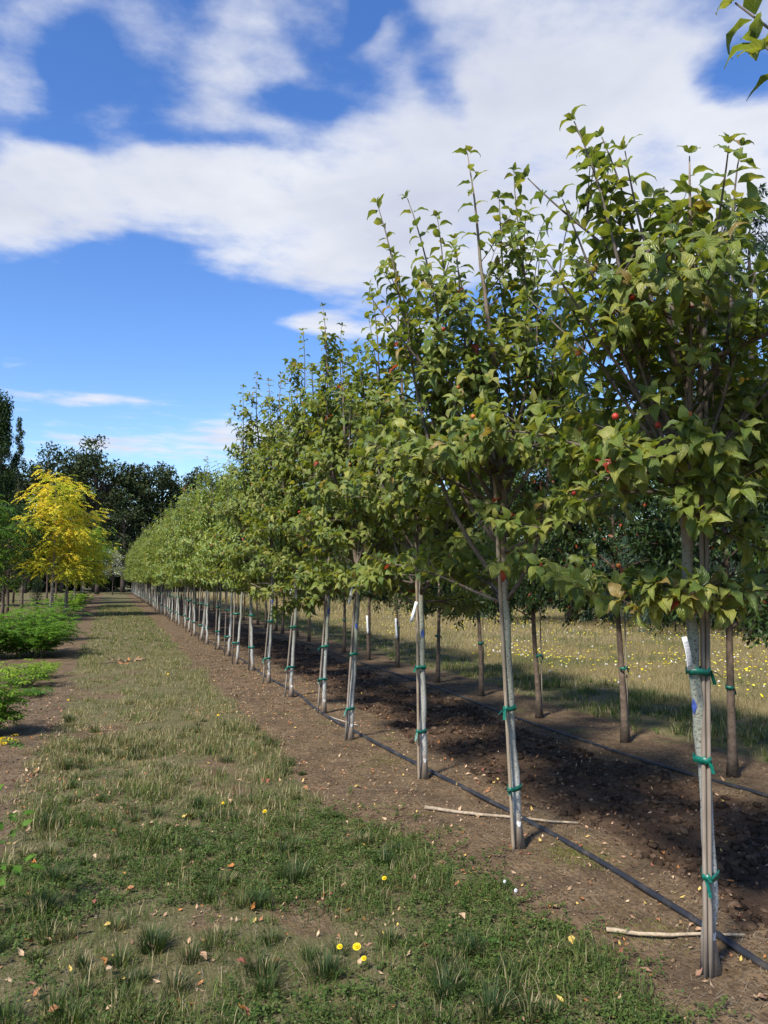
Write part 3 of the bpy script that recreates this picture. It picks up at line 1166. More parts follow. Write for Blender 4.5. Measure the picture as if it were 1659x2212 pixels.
# ------------------------------------------------------------------ stakes with green tape
def stake_thing(b, off0, off1, hgt_, cane, label, group, ties, near, trunk_off, wide=.013, double=False):
    """b base of the tree; off0 at the foot, off1 at the top; ties: heights; trunk_off(z) trunk centre"""
    root = thing('bamboo_stake' if cane else 'wooden_stake', label, 'stake', (b[0] + off0[0], b[1] + off0[1], b[2] - .03), 0, group)
    o3 = np.array([off1[0] - off0[0], off1[1] - off0[1], hgt_])
    tb = Tubes()
    if cane:
        z = np.linspace(0, 1, 40 if near else 8)
        rr = np.full(len(z), wide * .95)
        if near:
            for kz in np.arange(.06, 1, .105):
                rr += .0035 * np.exp(-((z - kz) / .007) ** 2)
        tb.add(z[:, None] * o3[None], rr, 9 if near else 5)
    else:
        z = np.linspace(0, 1, 12 if near else 4)
        w = np.array([-FW[1], FW[0], 0]) * 0
        for s_ in ((-1, 1) if double else (0,)):
            pts = z[:, None] * o3[None] + np.array([RT[0], RT[1], 0])[None] * s_ * wide * .82
            tb.add(pts, np.full(len(z), wide * (.78 if double else 1.15)), 4 if not near else 6, rough=.1, rng=R0)
    link('pole', tb.mesh('pole', M_CANE if cane else M_STAKE, smooth=cane), root)
    for tz in ties:
        sp = o3 * (tz / hgt_)
        tp = trunk_off(tz) - np.array([off0[0], off0[1], -.03])
        tp[2] = tz
        sp[2] = tz
        v = tp - sp
        d = np.linalg.norm(v[:2])
        hx = nrm(np.array([v[0], v[1], 0])) if d > .004 else np.array([1.0, 0, 0])
        hy = np.array([-hx[1], hx[0], 0])
        ra, rb = wide + .006, .032 if tz < 1.1 else .029
        # band outline round both stems
        ang = np.linspace(math.pi / 2, 1.5 * math.pi, 7)
        ring = [sp + hx * ra * math.cos(a) + hy * ra * math.sin(a) for a in ang]
        ang = np.linspace(-math.pi / 2, math.pi / 2, 9)
        ring += [tp + hx * rb * math.cos(a) + hy * rb * math.sin(a) for a in ang]
        ring = np.array(ring)
        nr = len(ring)
        hh = .013 if near else .016
        rg2 = np.random.default_rng(int(tz * 1000) + int(b[1] * 10))
        lift = rg2.normal(0, .004, nr)
        V, F = [], []
        for q in range(nr):
            out = nrm(ring[q] - (sp + tp) / 2) * .0025
            for (dz, oo) in ((-hh, 0), (-hh, 1), (hh, 1), (hh, 0)):
                V.append(ring[q] + out * oo + np.array([0, 0, dz * (1 + .25 * math.sin(q * 2.1)) + lift[q]]))
        for q in range(nr):
            q2 = (q + 1) % nr
            for e in range(4):
                F.append((q * 4 + e, q2 * 4 + e, q2 * 4 + (e + 1) % 4, q * 4 + (e + 1) % 4))
        if near:                              # loose ends of the knot
            for _ in range(2):
                a = rg2.uniform(-.5, .5)
                p0 = sp - hx * ra
                dv = nrm(-hx * .7 + hy * a + np.array([0, 0, rg2.uniform(-1.2, .4)]))
                sd = nrm(np.cross(dv, [.3, .2, 1])) * .008
                ln = rg2.uniform(.035, .06)
                m_ = len(V)
                for f in (0, .5, 1):
                    pp = p0 + dv * ln * f + np.array([0, 0, -.02 * f * f])
                    V += [pp - sd, pp + sd]
                F += [(m_, m_ + 1, m_ + 3, m_ + 2), (m_ + 2, m_ + 3, m_ + 5, m_ + 4)]
        link('tie', mk_mesh('tie', np.array(V), [np.array(F)], M_TAPE, smooth=False), root)
    return root


STAKE_LABEL = ['', 'split grey wooden stake standing in front of the trunk of the closest dogwood',
               'bamboo cane with raised nodes tied to the second dogwood in the row',
               'bamboo cane tied to the slim third dogwood in the row',
               'stake leaning in towards the fourth dogwood in the row',
               'stake with a long green tape tail tied to the fifth dogwood',
               'stake tied to the sixth dogwood in the row', 'stake tied to the seventh dogwood in the row']
GS = 'stakes tied to the dogwoods with green tape'
for i in range(1, len(BASE1)):
    b = BASE1[i]
    if i < len(near_trees):
        t = near_trees[i]
        toff = lambda z, t=t: np.array([np.interp(z, t.trunk[:, 2], t.trunk[:, 0]), np.interp(z, t.trunk[:, 2], t.trunk[:, 1]), z])
        side = -1
        foot = {1: -.034, 2: -.036, 3: -.042, 4: -.05, 5: -.07, 6: -.085, 7: -.085}[i]
        frw = {1: -.056, 2: -.045, 3: -.04, 4: -.03, 5: -.03, 6: -.03, 7: -.03}[i]
        up_ = toff(1.5)
        o0 = (RT * foot + np.array([FW[0], FW[1], 0]) * frw)[:2]
        hgt_ = [0, 2.72, 2.5, 2.62, 2.5, 2.4, 2.4, 2.3][i]
        tt = toff(1.3)
        gap = {1: (.046, .004)}.get(i, (-.03, -.012))
        o1 = (tt + RT * gap[0] + np.array([FW[0], FW[1], 0]) * gap[1])[:2]
        o1 = o0 + (o1 - o0) * hgt_ / 1.3
        ties = {1: (.42, .87, 1.22), 2: (.38, .84), 3: (.40, .90), 4: (.33, .86), 5: (.42, .80), 6: (.42, .95), 7: (.40, .95)}[i]
        stake_thing(b, o0, o1, hgt_, i in (2, 3), STAKE_LABEL[i], GS, ties, True, toff, wide=.0122 if i == 1 else .0105, double=(i == 1))
    else:
        n = i - 8
        lab = 'stake tied to the %s dogwood along the row' % ORD[n] if n < len(ORD) else 'far stake among the crowded pale trunks beyond the twentieth dogwood'
        a = rg.uniform(2.4, 4.0)
        o0 = np.array([math.cos(a), math.sin(a)]) * rg.uniform(.06, .10)
        o1 = np.array([math.cos(a), math.sin(a)]) * .03
        stake_thing(b, o0, o1, 2.2, False, lab, GS, (.42, .95) if i < 26 else (.42,), False, lambda z: np.array([0, 0, z]), wide=.012)


# ------------------------------------------------------------------ paint dabs and tags on the near dogwoods
def dab(root, t, z, hgt_, ang_c, ang_w, color, name='paint_mark'):
    """a curved patch just proud of the bark"""
    V, F = [], []
    nu, nv = 6, 5
    rg2 = np.random.default_rng(int(z * 997))
    for a in range(nv):
        zz = z + hgt_ * (a / (nv - 1) - .5)
        c = np.array([np.interp(zz, t.trunk[:, 2], t.trunk[:, 0]), np.interp(zz, t.trunk[:, 2], t.trunk[:, 1])])
        r = np.interp(zz, t.trunk[:, 2], t.trunk_r) + .0022
        wd = ang_w * math.sin(math.pi * (a + .35) / (nv - .3)) * (1 + .06 * rg2.normal())
        for b in range(nu):
            an = ang_c + wd * (b / (nu - 1) - .5)
            V.append((c[0] + r * math.cos(an), c[1] + r * math.sin(an), zz + .004 * rg2.normal()))
    for a in range(nv - 1):
        for b in range(nu - 1):
            q = a * nu + b
            F.append((q, q + 1, q + nu + 1, q + nu))
    link(name, mk_mesh(name, np.array(V), [np.array(F)], M_PAINT, col=np.tile(color, (len(V), 1))), root)


roots = {tuple(np.round(o.location, 3)): o for o in COL.objects if o.name.startswith('dogwood_tree')}
face = math.atan2(-FW[1], -FW[0])
for i in range(1, 8):
    t = near_trees[i]
    root = roots[tuple(np.round(Vector(t.base), 3))]
    dab(root, t, .145, .035, face + (.3 if i > 1 else .5), 1.0, (.72, .72, .69))
    if i in (1, 3, 4, 5, 7):
        zz = {1: 1.05, 3: 1.13, 4: 1.1, 5: 1.17, 7: 1.22}[i]
        dab(root, t, zz, .06, face + (-1.1 if i == 1 else .1), 1.1, (.06, .10, .36))


def plant_tag(top, vec, wid, label, lines=True):
    root = thing('plant_tag', label, 'tag', top, 0, 'white plant tags hanging from the dogwoods')
    L = np.linalg.norm(vec)
    d = nrm(vec)
    s = nrm(np.cross(d, FW)) * wid / 2
    nrm_ = nrm(np.cross(s, d))
    if nrm_ @ FW > 0:
        nrm_ = -nrm_
    V, F = [], []
    n = 7
    for q in range(n):
        f = q / (n - 1)
        p = d * L * f + nrm_ * (.012 * math.sin(f * 3.1)) + np.array([0, 0, -.008 * f * f])
        for a, e in ((-1, 0), (1, 0), (1, 1), (-1, 1)):
            V.append(p + s * a + nrm_ * (-.0012 * e))
    for q in range(n - 1):
        for e in range(4):
            F.append((q * 4 + e, q * 4 + (e + 1) % 4, q * 4 + 4 + (e + 1) % 4, q * 4 + 4 + e))
    F += [(3, 2, 1, 0), (n * 4 - 4, n * 4 - 3, n * 4 - 2, n * 4 - 1)]
    link('tag_strip', mk_mesh('tag_strip', np.array(V), [np.array(F)], M_TAG, smooth=False), root)
    if lines:
        V, F = [], []
        for ln in range(4):
            a = -.7 + ln * .42
            for q in range(8):
                f0, f1 = .12 + q * .1, .12 + q * .1 + .085
                m_ = len(V)
                for f, aa in ((f0, a), (f1, a), (f1, a + .2), (f0, a + .2)):
                    V.append(d * L * f + nrm_ * (.012 * math.sin(f * 3.1) + .0012) + np.array([0, 0, -.008 * f * f]) + s * aa)
                F.append((m_, m_ + 1, m_ + 2, m_ + 3))
        link('print', mk_mesh('print', np.array(V), [np.array(F)], M_INK, smooth=False), root)
    return root


def tag_px(p0, p1, depth, wid, label, lines=False):
    a, b = at(*p0, depth), at(*p1, depth + .01)
    plant_tag(a, b - a, wid, label, lines)


tag_px((1478, 1376), (1490, 1443), 2.98, .019, 'white tag with printed lines hanging below the leaf skirt of the closest dogwood', True)
tag_px((900, 1300), (888, 1342), 6.03, .024, 'white tag hanging beside the third dogwood trunk')
tag_px((762, 1267), (754, 1303), 7.5, .026, 'white tag hanging at the fourth dogwood trunk just under its leaves')
tag_px((637, 1266), (624, 1284), 9.6, .03, 'white tag sticking out diagonally above the leaf tuft between the fifth and sixth dogwoods')

# ------------------------------------------------------------------ second row: small dark leaves
ROW2 = [(4.66, 3.55), (4.64, 5.07), (4.65, 6.45), (4.60, 7.95), (4.66, 9.55), (4.66, 11.02), (4.78, 13.1), (4.72, 14.55), (4.68, 16.1), (4.7, 17.6), (4.66, 19.1), (4.7, 20.6)]
y = 22.1
while y < 62:
    ROW2.append((4.68 + random.gauss(0, .05), y))
    y += random.uniform(1.42, 1.6)
T_SM = [leaf_template(2, 3, width=.50, bend=1.0, fold=0, wave=0), leaf_template(2, 3, width=.44, bend=.5, fold=0, wave=0)]


def dark_tree(rng, H=3.3, z0=1.04, rad_=.88, nleaf=17000, leaf=.058, reds=.012):
    tb = Tubes()
    zt = np.linspace(0, H - .2, 16)
    P = np.stack([.03 * np.sin(zt * 1.7 + rng.random() * 6), .03 * np.sin(zt * 1.3 + rng.random() * 6), zt], -1)
    P[:, :2] -= P[0, :2]
    r = .034 * np.clip(1 - .28 * zt, .12, 1) * (1 + .5 * np.exp(-zt / .06))
    tb.add(P, r, 9, col=(.13, .095, .07))
    trunk = tb.mesh('trunk', M_BARK)
    br = Tubes()
    tips, pos, dr = [], [], []
    nb = 27
    for i in range(nb):
        f = (i + .5) / nb
        z = z0 + (H - z0 - .5) * f ** .9 * .8
        az = i * 2.4 + rng.normal(0, .3)
        rr = rad_ * (1.0 - .55 * f) * rng.uniform(.75, 1.15)
        p0 = np.array([np.interp(z, zt, P[:, 0]), np.interp(z, zt, P[:, 1]), z])
        T = p0 + np.array([math.cos(az) * rr, math.sin(az) * rr, (rr * rng.uniform(.02, .55) + .35 * f) if i > 7 else rng.uniform(-.02, .22)])
        Q = bez(p0, p0 + np.array([math.cos(az), math.sin(az), .8]) * rr * .35, T - np.array([math.cos(az), math.sin(az), -.12 if i < 8 else .15]) * rr * .3, T, 8)
        br.add(Q, np.linspace(.013 * (1 - .5 * f), .003, 8), 5, col=(.09, .065, .05), cap=False)
        nt = 9
        for q in range(nt):
            s = rng.uniform(.3, 1.0)
            i0 = min(int(s * 7), 6)
            p = Q[i0] * (1 - (s * 7 - i0)) + Q[i0 + 1] * (s * 7 - i0)
            d = nrm(rng.normal(0, 1, 3) + np.array([math.cos(az), math.sin(az), .2]) * .7)
            tl = rng.uniform(.12, .38)
            E_ = p + d * tl
            br.add(np.array([p, p + d * tl * .5 + [0, 0, .01], E_]), [.003, .002, .0012], 3, col=(.07, .055, .04), cap=False)
            m_ = int(nleaf / (nb * nt))
            ff = rng.random(m_) ** .7
            pos.append(p + d * tl * ff[:, None] + rng.normal(0, .035, (m_, 3)))
            dr.append(nrm(d * .5 + rng.normal(0, .75, (m_, 3)) + np.array([0, 0, -.15])))
    pos, dr = np.concatenate(pos), np.concatenate(dr)
    n = len(pos)
    up = nrm(rng.normal(0, .5, (n, 3)) + [0, 0, 1.0])
    pal = np.array([(.022, .046, .012), (.032, .060, .015), (.042, .076, .018), (.066, .098, .024), (.24, .055, .022)])
    c = pal[rng.choice(5, n, p=[.33, .32, .22, .13 - reds, reds])] * (1 + .15 * rng.normal(0, 1, (n, 1)))
    M = frames(dr, up)
    half = rng.random(n) < .5
    s = leaf * rng.uniform(.7, 1.25, n)
    V, F, U, C = join_parts([scatter(T_SM[0], pos[half], M[half], s[half], c[half]), scatter(T_SM[1], pos[~half], M[~half], s[~half], c[~half])])
    return trunk, br.mesh('branches', M_BARK), mk_mesh('foliage', V, F, M_SMALL, col=np.clip(C, .005, 1), uv=U)


dark_var = [dark_tree(np.random.default_rng(40 + q), H=[3.2, 3.45, 3.3][q], reds=[.01, .035, .015][q]) for q in range(3)]
G2 = 'dark small-leaved trees in the second row'
ORD2 = ['first', 'second', 'third', 'fourth', 'fifth', 'sixth', 'seventh', 'eighth', 'ninth', 'tenth']
pair_i = {1: 'small dark tree with a brown trunk beyond the drip hose, at the picture edge',
          2: 'small dark red-tinged tree behind the leaf skirt of the closest dogwood',
          3: 'small dark tree with its forked trunk just beyond the second dogwood trunk'}
for i, (x, y) in enumerate(ROW2):
    b = (x, y, hgt(x, y))
    lab = pair_i.get(i, 'small dark-leaved tree standing %s in the second row, beside the meadow' % ORD2[i] if i < 10 else 'far dark-leaved tree deep in the second row, half hidden by the dogwood trunks')
    root = thing('dark_leaved_tree', lab, 'tree', b, rg.random() * 6.28, G2)
    s_ = rg.uniform(.93, 1.07)
    root.scale = (s_, s_, s_)
    tr, br, fo = dark_var[(i * 2 + 1) % 3 if i > 2 else [0, 0, 1][i]]
    link('trunk', tr, root)
    link('branches', br, root, kind='stuff')
    link('foliage', fo, root, kind='stuff')
    if i < 16:
        off = np.array([.045, .02])
        st = stake_thing(np.array(b), off * 1.2, off * .9, 1.5, False,
                         'thin brown stake tied beside the %s dark tree of the second row' % ORD2[i] if i < 10 else 'thin stake lost among the far dark trees of the second row',
                         'thin stakes in the second row', (.72,), i < 6, lambda z: np.array([0, 0, z]), wide=.0065)
for i, lab in ((6, 'white tape strip hanging down the trunk of a dark tree behind the fourth dogwood'), (7, 'white tape strip hanging on a dark tree further back in the second row')):
    x, y = ROW2[i]
    p = np.array([x - .035, y - .02, hgt(x, y) + .85])
    r_ = plant_tag(p, np.array([.012, -.02, -.34]), .035, lab, False)
    r_['group'] = 'white tape strips in the second row'
    r_.name = 'tape_strip'


# ------------------------------------------------------------------ feathery trees and shrubs on the other side of the path
T_LF = leaf_template(2, 3, width=.52, bend=.5, fold=0, wave=0, base=.75)


def fronds(rng, starts, dirs, lens, leaflet, npair, droop=.6):
    """compound leaves: returns leaflet pos, dir, up"""
    pos, dr, up = [], [], []
    for p, d, L in zip(starts, dirs, lens):
        d = nrm(d)
        for q in range(npair):
            f = (q + 1.2) / (npair + .5)
            c = p + d * L * f + np.array([0, 0, -droop * L * f * f * .5])
            tn = nrm(d + np.array([0, 0, -droop * f]))
            s = nrm(np.cross(tn, [0, 0, 1.0]) + 1e-4)
            for sg in (-1, 1):
                pos.append(c)
                dr.append(nrm(s * sg + tn * .45 + np.array([0, 0, -.22]) + rng.normal(0, .12, 3)))
                up.append(nrm(np.array([0, 0, 1.0]) + rng.normal(0, .25, 3)))
        pos.append(p + d * L + np.array([0, 0, -droop * L * .5]))
        dr.append(nrm(d + np.array([0, 0, -droop])))
        up.append(np.array([0, 0, 1.0]))
    return np.array(pos), np.array(dr), np.array(up)


def feather_tree(rng, H, rad_, z0, pal_fn, nfr=520, leaflet=.075, npair=6, flen=(.28, .45)):
    tb = Tubes()
    zt = np.linspace(0, H * .9, 16)
    P = np.stack([.10 * np.sin(zt * .5), .05 * np.sin(zt * .8), zt], -1)
    tb.add(P, .062 * np.clip(1 - zt / H, .08, 1) * (1 + .4 * np.exp(-zt / .1)), 8, col=(.30, .25, .19))
    trunk = tb.mesh('trunk', M_BARK)
    br = Tubes()
    S, D, L = [], [], []
    nb = 26
    for i in range(nb):
        f = (i + .5) / nb
        z = z0 + (H * .88 - z0) * f
        az = i * 2.4 + rng.normal(0, .35)
        rr = rad_ * (math.sin(math.pi * (.22 + .70 * f)) ** .8) * rng.uniform(.45, 1.25)
        p0 = np.array([np.interp(z, zt, P[:, 0]), np.interp(z, zt, P[:, 1]), z])
        T = p0 + np.array([math.cos(az) * rr, math.sin(az) * rr, rr * rng.uniform(.1, .55)])
        Q = bez(p0, p0 + np.array([math.cos(az), math.sin(az), .9]) * rr * .35, T - np.array([math.cos(az), math.sin(az), -.05]) * rr * .35, T, 8)
        br.add(Q, np.linspace(.022 * (1 - .6 * f) + .004, .004, 8), 5, col=(.22, .17, .12), cap=False)
        m_ = int(nfr / nb * (.5 + rr / rad_))
        for _ in range(m_):
            s = rng.uniform(.25, 1.02)
            i0 = min(int(s * 7), 6)
            p = Q[i0] * (1 - (s * 7 - i0)) + Q[i0 + 1] * (s * 7 - i0) + rng.normal(0, .17, 3)
            a2 = az + rng.normal(0, 1.2)
            S.append(p)
            D.append(np.array([math.cos(a2), math.sin(a2), rng.uniform(-.7, .35)]))
            L.append(rng.uniform(*flen))
    pos, dr, up = fronds(rng, S, D, L, leaflet, npair)
    n = len(pos)
    fid = np.repeat(np.arange(len(S)), npair * 2 + 1)
    fj = rng.normal(0, 1, len(S))[fid]
    c = pal_fn(pos, fj, rng)
    V, F, U, C = join_parts([scatter(T_LF, pos, frames(dr, up), leaflet * rng.uniform(.75, 1.2, n), np.clip(c, .01, 1))])
    return trunk, br.mesh('branches', M_BARK), mk_mesh('foliage', V, F, M_FEATHER, col=C, uv=U)


def pal_yellow(H):
    def fn(pos, fj, rng):
        n = len(pos)
        f = np.clip(pos[:, 2] / H + .12 * fj + .15 * np.sin(pos[:, 0] * 2.3 + pos[:, 1]), 0, 1)[:, None]
        green, yel, gold = np.array((.20, .29, .03)), np.array((.62, .56, .06)), np.array((.66, .42, .035))
        w1 = sst(.35, .62, f) * (1 - .65 * sst(.55, .95, f + .2 * fj[:, None]))
        c = yel * (1 - w1 * .45) + gold * w1 * .45
        g = (fj[:, None] > .35) * .65 + (fj[:, None] > 1.2) * .2
        lime = sst(.15, .75, np.sin(pos[:, :1] * 2.1 + 1.0) * np.sin(pos[:, 2:] * 1.7 + pos[:, 1:2]))
        c = c * (1 - g) + green * g
        c = c * (1 - .55 * lime) + np.array((.34, .42, .04)) * .55 * lime
        return c * (1 + .12 * rng.normal(0, 1, (n, 1)))
    return fn


def pal_green(pos, fj, rng):
    n = len(pos)
    c = np.where(fj[:, None] > .9, np.array([(.19, .26, .03)]), np.array([(.065, .135, .02)]))
    return c * (1 + .15 * rng.normal(0, 1, (n, 1)))


def pal_green_yellow(pos, fj, rng):
    n = len(pos)
    c = np.where(fj[:, None] > .35, np.array([(.42, .40, .04)]), np.array([(.13, .23, .028)]))
    return c * (1 + .15 * rng.normal(0, 1, (n, 1)))


ft = [feather_tree(np.random.default_rng(61), 6.3, 1.75, 1.5, pal_yellow(6.2), 780, leaflet=.10),
      feather_tree(np.random.default_rng(62), 5.1, 1.85, 1.25, pal_yellow(5.0), 820, leaflet=.10),
      feather_tree(np.random.default_rng(63), 4.6, 1.7, 1.3, pal_green_yellow, 1000, leaflet=.10),
      feather_tree(np.random.default_rng(64), 4.9, 1.9, 1.3, pal_green, 1000, leaflet=.10)]
FT = [(0, (-2.21, 33.9), 'golden yellow feathery tree with a tall pale trunk, closest of its row'),
      (1, (-1.72, 34.9), 'gold and green feathery tree just behind the tall golden one, with an orange lower crown'),
      (2, (-1.78, 45.0), 'yellow-green feathery tree with low hanging leaves over the path, behind the golden pair'),
      (3, (-1.70, 52.5), 'green feathery tree at the far end of the golden row'),
      (3, (-4.5, 31.0), 'bright green feathery tree at the picture edge beside the golden tree'),
      (3, (-1.9, 63.0), 'distant green feathery tree closing the far end of the path')]
for v, (x, y), lab in FT:
    root = thing('feathery_tree', lab, 'tree', (x, y, hgt(x, y)), rg.random() * .4, 'feathery leaved trees along the bark strip')
    for nm, me, kd in zip(('trunk', 'branches', 'foliage'), ft[v], (None, 'stuff', 'stuff')):
        link(nm, me, root, kind=kd)
    if v < 2:
        stake_thing(np.array((x, y, hgt(x, y))), np.array([.12, -.03]), np.array([.07, -.02]), 2.3, False,
                    ['stake beside the trunk of the tall golden tree', 'stake beside the trunk of the gold and green tree'][v], 'stakes in the golden row', (.5, 1.3), False, lambda z: np.array([0, 0, z]), wide=.018)


def shrub(rng, n_st, hgt_, wid, leaflet, npair, nfr, pal):
    st = Tubes()
    S, D, L = [], [], []
    for i in range(n_st):
        az = i * 2.4 + rng.normal(0, .4)
        rr = wid * math.sqrt((i + .5) / n_st) * rng.uniform(.7, 1.1)
        p0 = np.array([math.cos(az) * rr * .35, math.sin(az) * rr * .35, -.02])
        hh = hgt_ * rng.uniform(.55, 1.05) * (1 - .35 * (rr / wid) ** 2)
        T = np.array([math.cos(az) * rr, math.sin(az) * rr, hh])
        Q = bez(p0, p0 + [0, 0, hh * .4], T - np.array([math.cos(az) * .2, math.sin(az) * .2, .6]) * hh * .35, T, 7)
        st.add(Q, np.linspace(.007, .002, 7), 4, col=(.14, .15, .05), cap=False)
        for _ in range(nfr):
            s = rng.uniform(.22, 1.0)
            i0 = min(int(s * 6), 5)
            p = Q[i0] * (1 - (s * 6 - i0)) + Q[i0 + 1] * (s * 6 - i0)
            a2 = rng.random() * 6.28
            S.append(p)
            D.append(np.array([math.cos(a2), math.sin(a2), rng.uniform(.0, .6)]))
            L.append(rng.uniform(.16, .30) * (hgt_ / .8) ** .3)
    pos, dr, up = fronds(rng, S, D, L, leaflet, npair, droop=.5)
    n = len(pos)
    fid = np.repeat(np.arange(len(S)), npair * 2 + 1)
    fj = rng.normal(0, 1, len(S))[fid]
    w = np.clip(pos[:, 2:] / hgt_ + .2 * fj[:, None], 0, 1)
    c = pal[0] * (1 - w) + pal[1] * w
    c = c * (1 + .14 * rng.normal(0, 1, (n, 1)))
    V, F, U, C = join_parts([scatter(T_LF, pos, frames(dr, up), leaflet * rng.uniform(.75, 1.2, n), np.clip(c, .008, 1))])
    return st.mesh('stems', M_TWIG), mk_mesh('foliage', V, F, M_FEATHER, col=C, uv=U)


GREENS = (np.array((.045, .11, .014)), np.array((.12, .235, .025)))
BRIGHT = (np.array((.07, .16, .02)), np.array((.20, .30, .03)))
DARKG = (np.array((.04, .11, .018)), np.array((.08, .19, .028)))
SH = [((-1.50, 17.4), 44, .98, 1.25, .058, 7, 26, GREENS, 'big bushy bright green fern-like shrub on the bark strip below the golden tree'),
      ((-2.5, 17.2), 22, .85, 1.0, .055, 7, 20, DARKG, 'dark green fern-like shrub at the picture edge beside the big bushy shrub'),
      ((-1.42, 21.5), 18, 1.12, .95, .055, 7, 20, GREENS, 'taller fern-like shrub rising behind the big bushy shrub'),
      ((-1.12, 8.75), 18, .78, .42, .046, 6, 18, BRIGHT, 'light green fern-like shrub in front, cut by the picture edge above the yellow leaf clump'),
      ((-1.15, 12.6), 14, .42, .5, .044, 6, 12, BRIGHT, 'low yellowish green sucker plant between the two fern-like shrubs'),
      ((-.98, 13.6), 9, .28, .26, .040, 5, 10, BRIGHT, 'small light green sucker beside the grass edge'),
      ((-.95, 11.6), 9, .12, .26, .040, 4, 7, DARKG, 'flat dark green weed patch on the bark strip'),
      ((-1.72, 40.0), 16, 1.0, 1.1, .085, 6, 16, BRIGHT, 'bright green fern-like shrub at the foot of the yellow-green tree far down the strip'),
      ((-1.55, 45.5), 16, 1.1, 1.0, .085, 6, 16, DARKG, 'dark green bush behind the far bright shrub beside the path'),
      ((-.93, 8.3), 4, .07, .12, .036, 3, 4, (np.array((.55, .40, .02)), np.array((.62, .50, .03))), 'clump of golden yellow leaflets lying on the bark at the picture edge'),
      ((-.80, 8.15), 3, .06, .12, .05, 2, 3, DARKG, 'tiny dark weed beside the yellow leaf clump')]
for q, ((x, y), ns, hh, ww, lf, npr, nfr, pal, lab) in enumerate(SH):
    root = thing('shrub', lab, 'shrub', (x, y, hgt(x, y)), 0, 'plants growing on the bark strip')
    st, fo = shrub(np.random.default_rng(80 + q), ns, hh, ww, lf, npr, nfr, pal)
    link('stems', st, root, kind='stuff')
    link('foliage', fo, root, kind='stuff')

# sapling at the very front edge: its leaflets are large enough to be parts
root = thing('locust_sapling', 'slender sapling with bright green paired leaflets in the near corner of the bark strip', 'sapling', (-.49, 4.05, hgt(-.49, 4.05)))
rng = np.random.default_rng(9)
tb = Tubes()
stem = bez(np.array([0, 0, 0.]), np.array([.0, .01, .2]), np.array([-.01, 0, .35]), np.array([-.03, 0, .50]), 9)
tb.add(stem, np.linspace(.0035, .0018, 9), 6, col=(.16, .12, .06))
arms = [(stem[7], np.array([.17, .02, .03])), (stem[8], np.array([.06, -.02, .09])), (stem[5], np.array([.16, .0, .10])), (stem[4], np.array([.20, -.03, -.02])), (stem[2], np.array([.17, .0, .13])), (stem[6], np.array([-.12, .02, .05])), (stem[3], np.array([-.13, 0, .05]))]
for p, v in arms:
    tb.add(np.array([p, p + v * .5 + [0, 0, .015], p + v]), [.0016, .0013, .0009], 4, col=(.14, .16, .04), cap=False)
link('stem', tb.mesh('stem', M_TWIG), root)
Vt, Qt, Ut = leaf_template(3, 5, width=.52, bend=.5, fold=.25, wave=.01, base=.75)
lm = [mk_mesh('leaf', Vt, [Qt], M_FEATHER, col=np.tile(c, (len(Vt), 1)), uv=Ut) for c in ((.075, .165, .02), (.10, .20, .024), (.055, .13, .016))]
for p, v in arms:
    s = nrm(np.cross(v, [0, 0, 1.0]))
    for f in (.35, .65, .95):
        for sg in (-1, 1):
            if f > .9 and sg > 0:
                d = nrm(v)
            else:
                d = nrm(s * sg + nrm(v) * .5 + rng.normal(0, .15, 3))
            Mx = frames(d[None], nrm(np.array([[0, -.35, 1.0]]) + rng.normal(0, .15, 3)))[0]
            o = link('leaf', lm[rng.integers(3)], root)
            m4 = np.eye(4)
            m4[:3, :3] = Mx * rng.uniform(.045, .068)
            m4[:3, 3] = p + v * f + [0, 0, .012 * f]
            o.matrix_local = Matrix(m4.tolist())


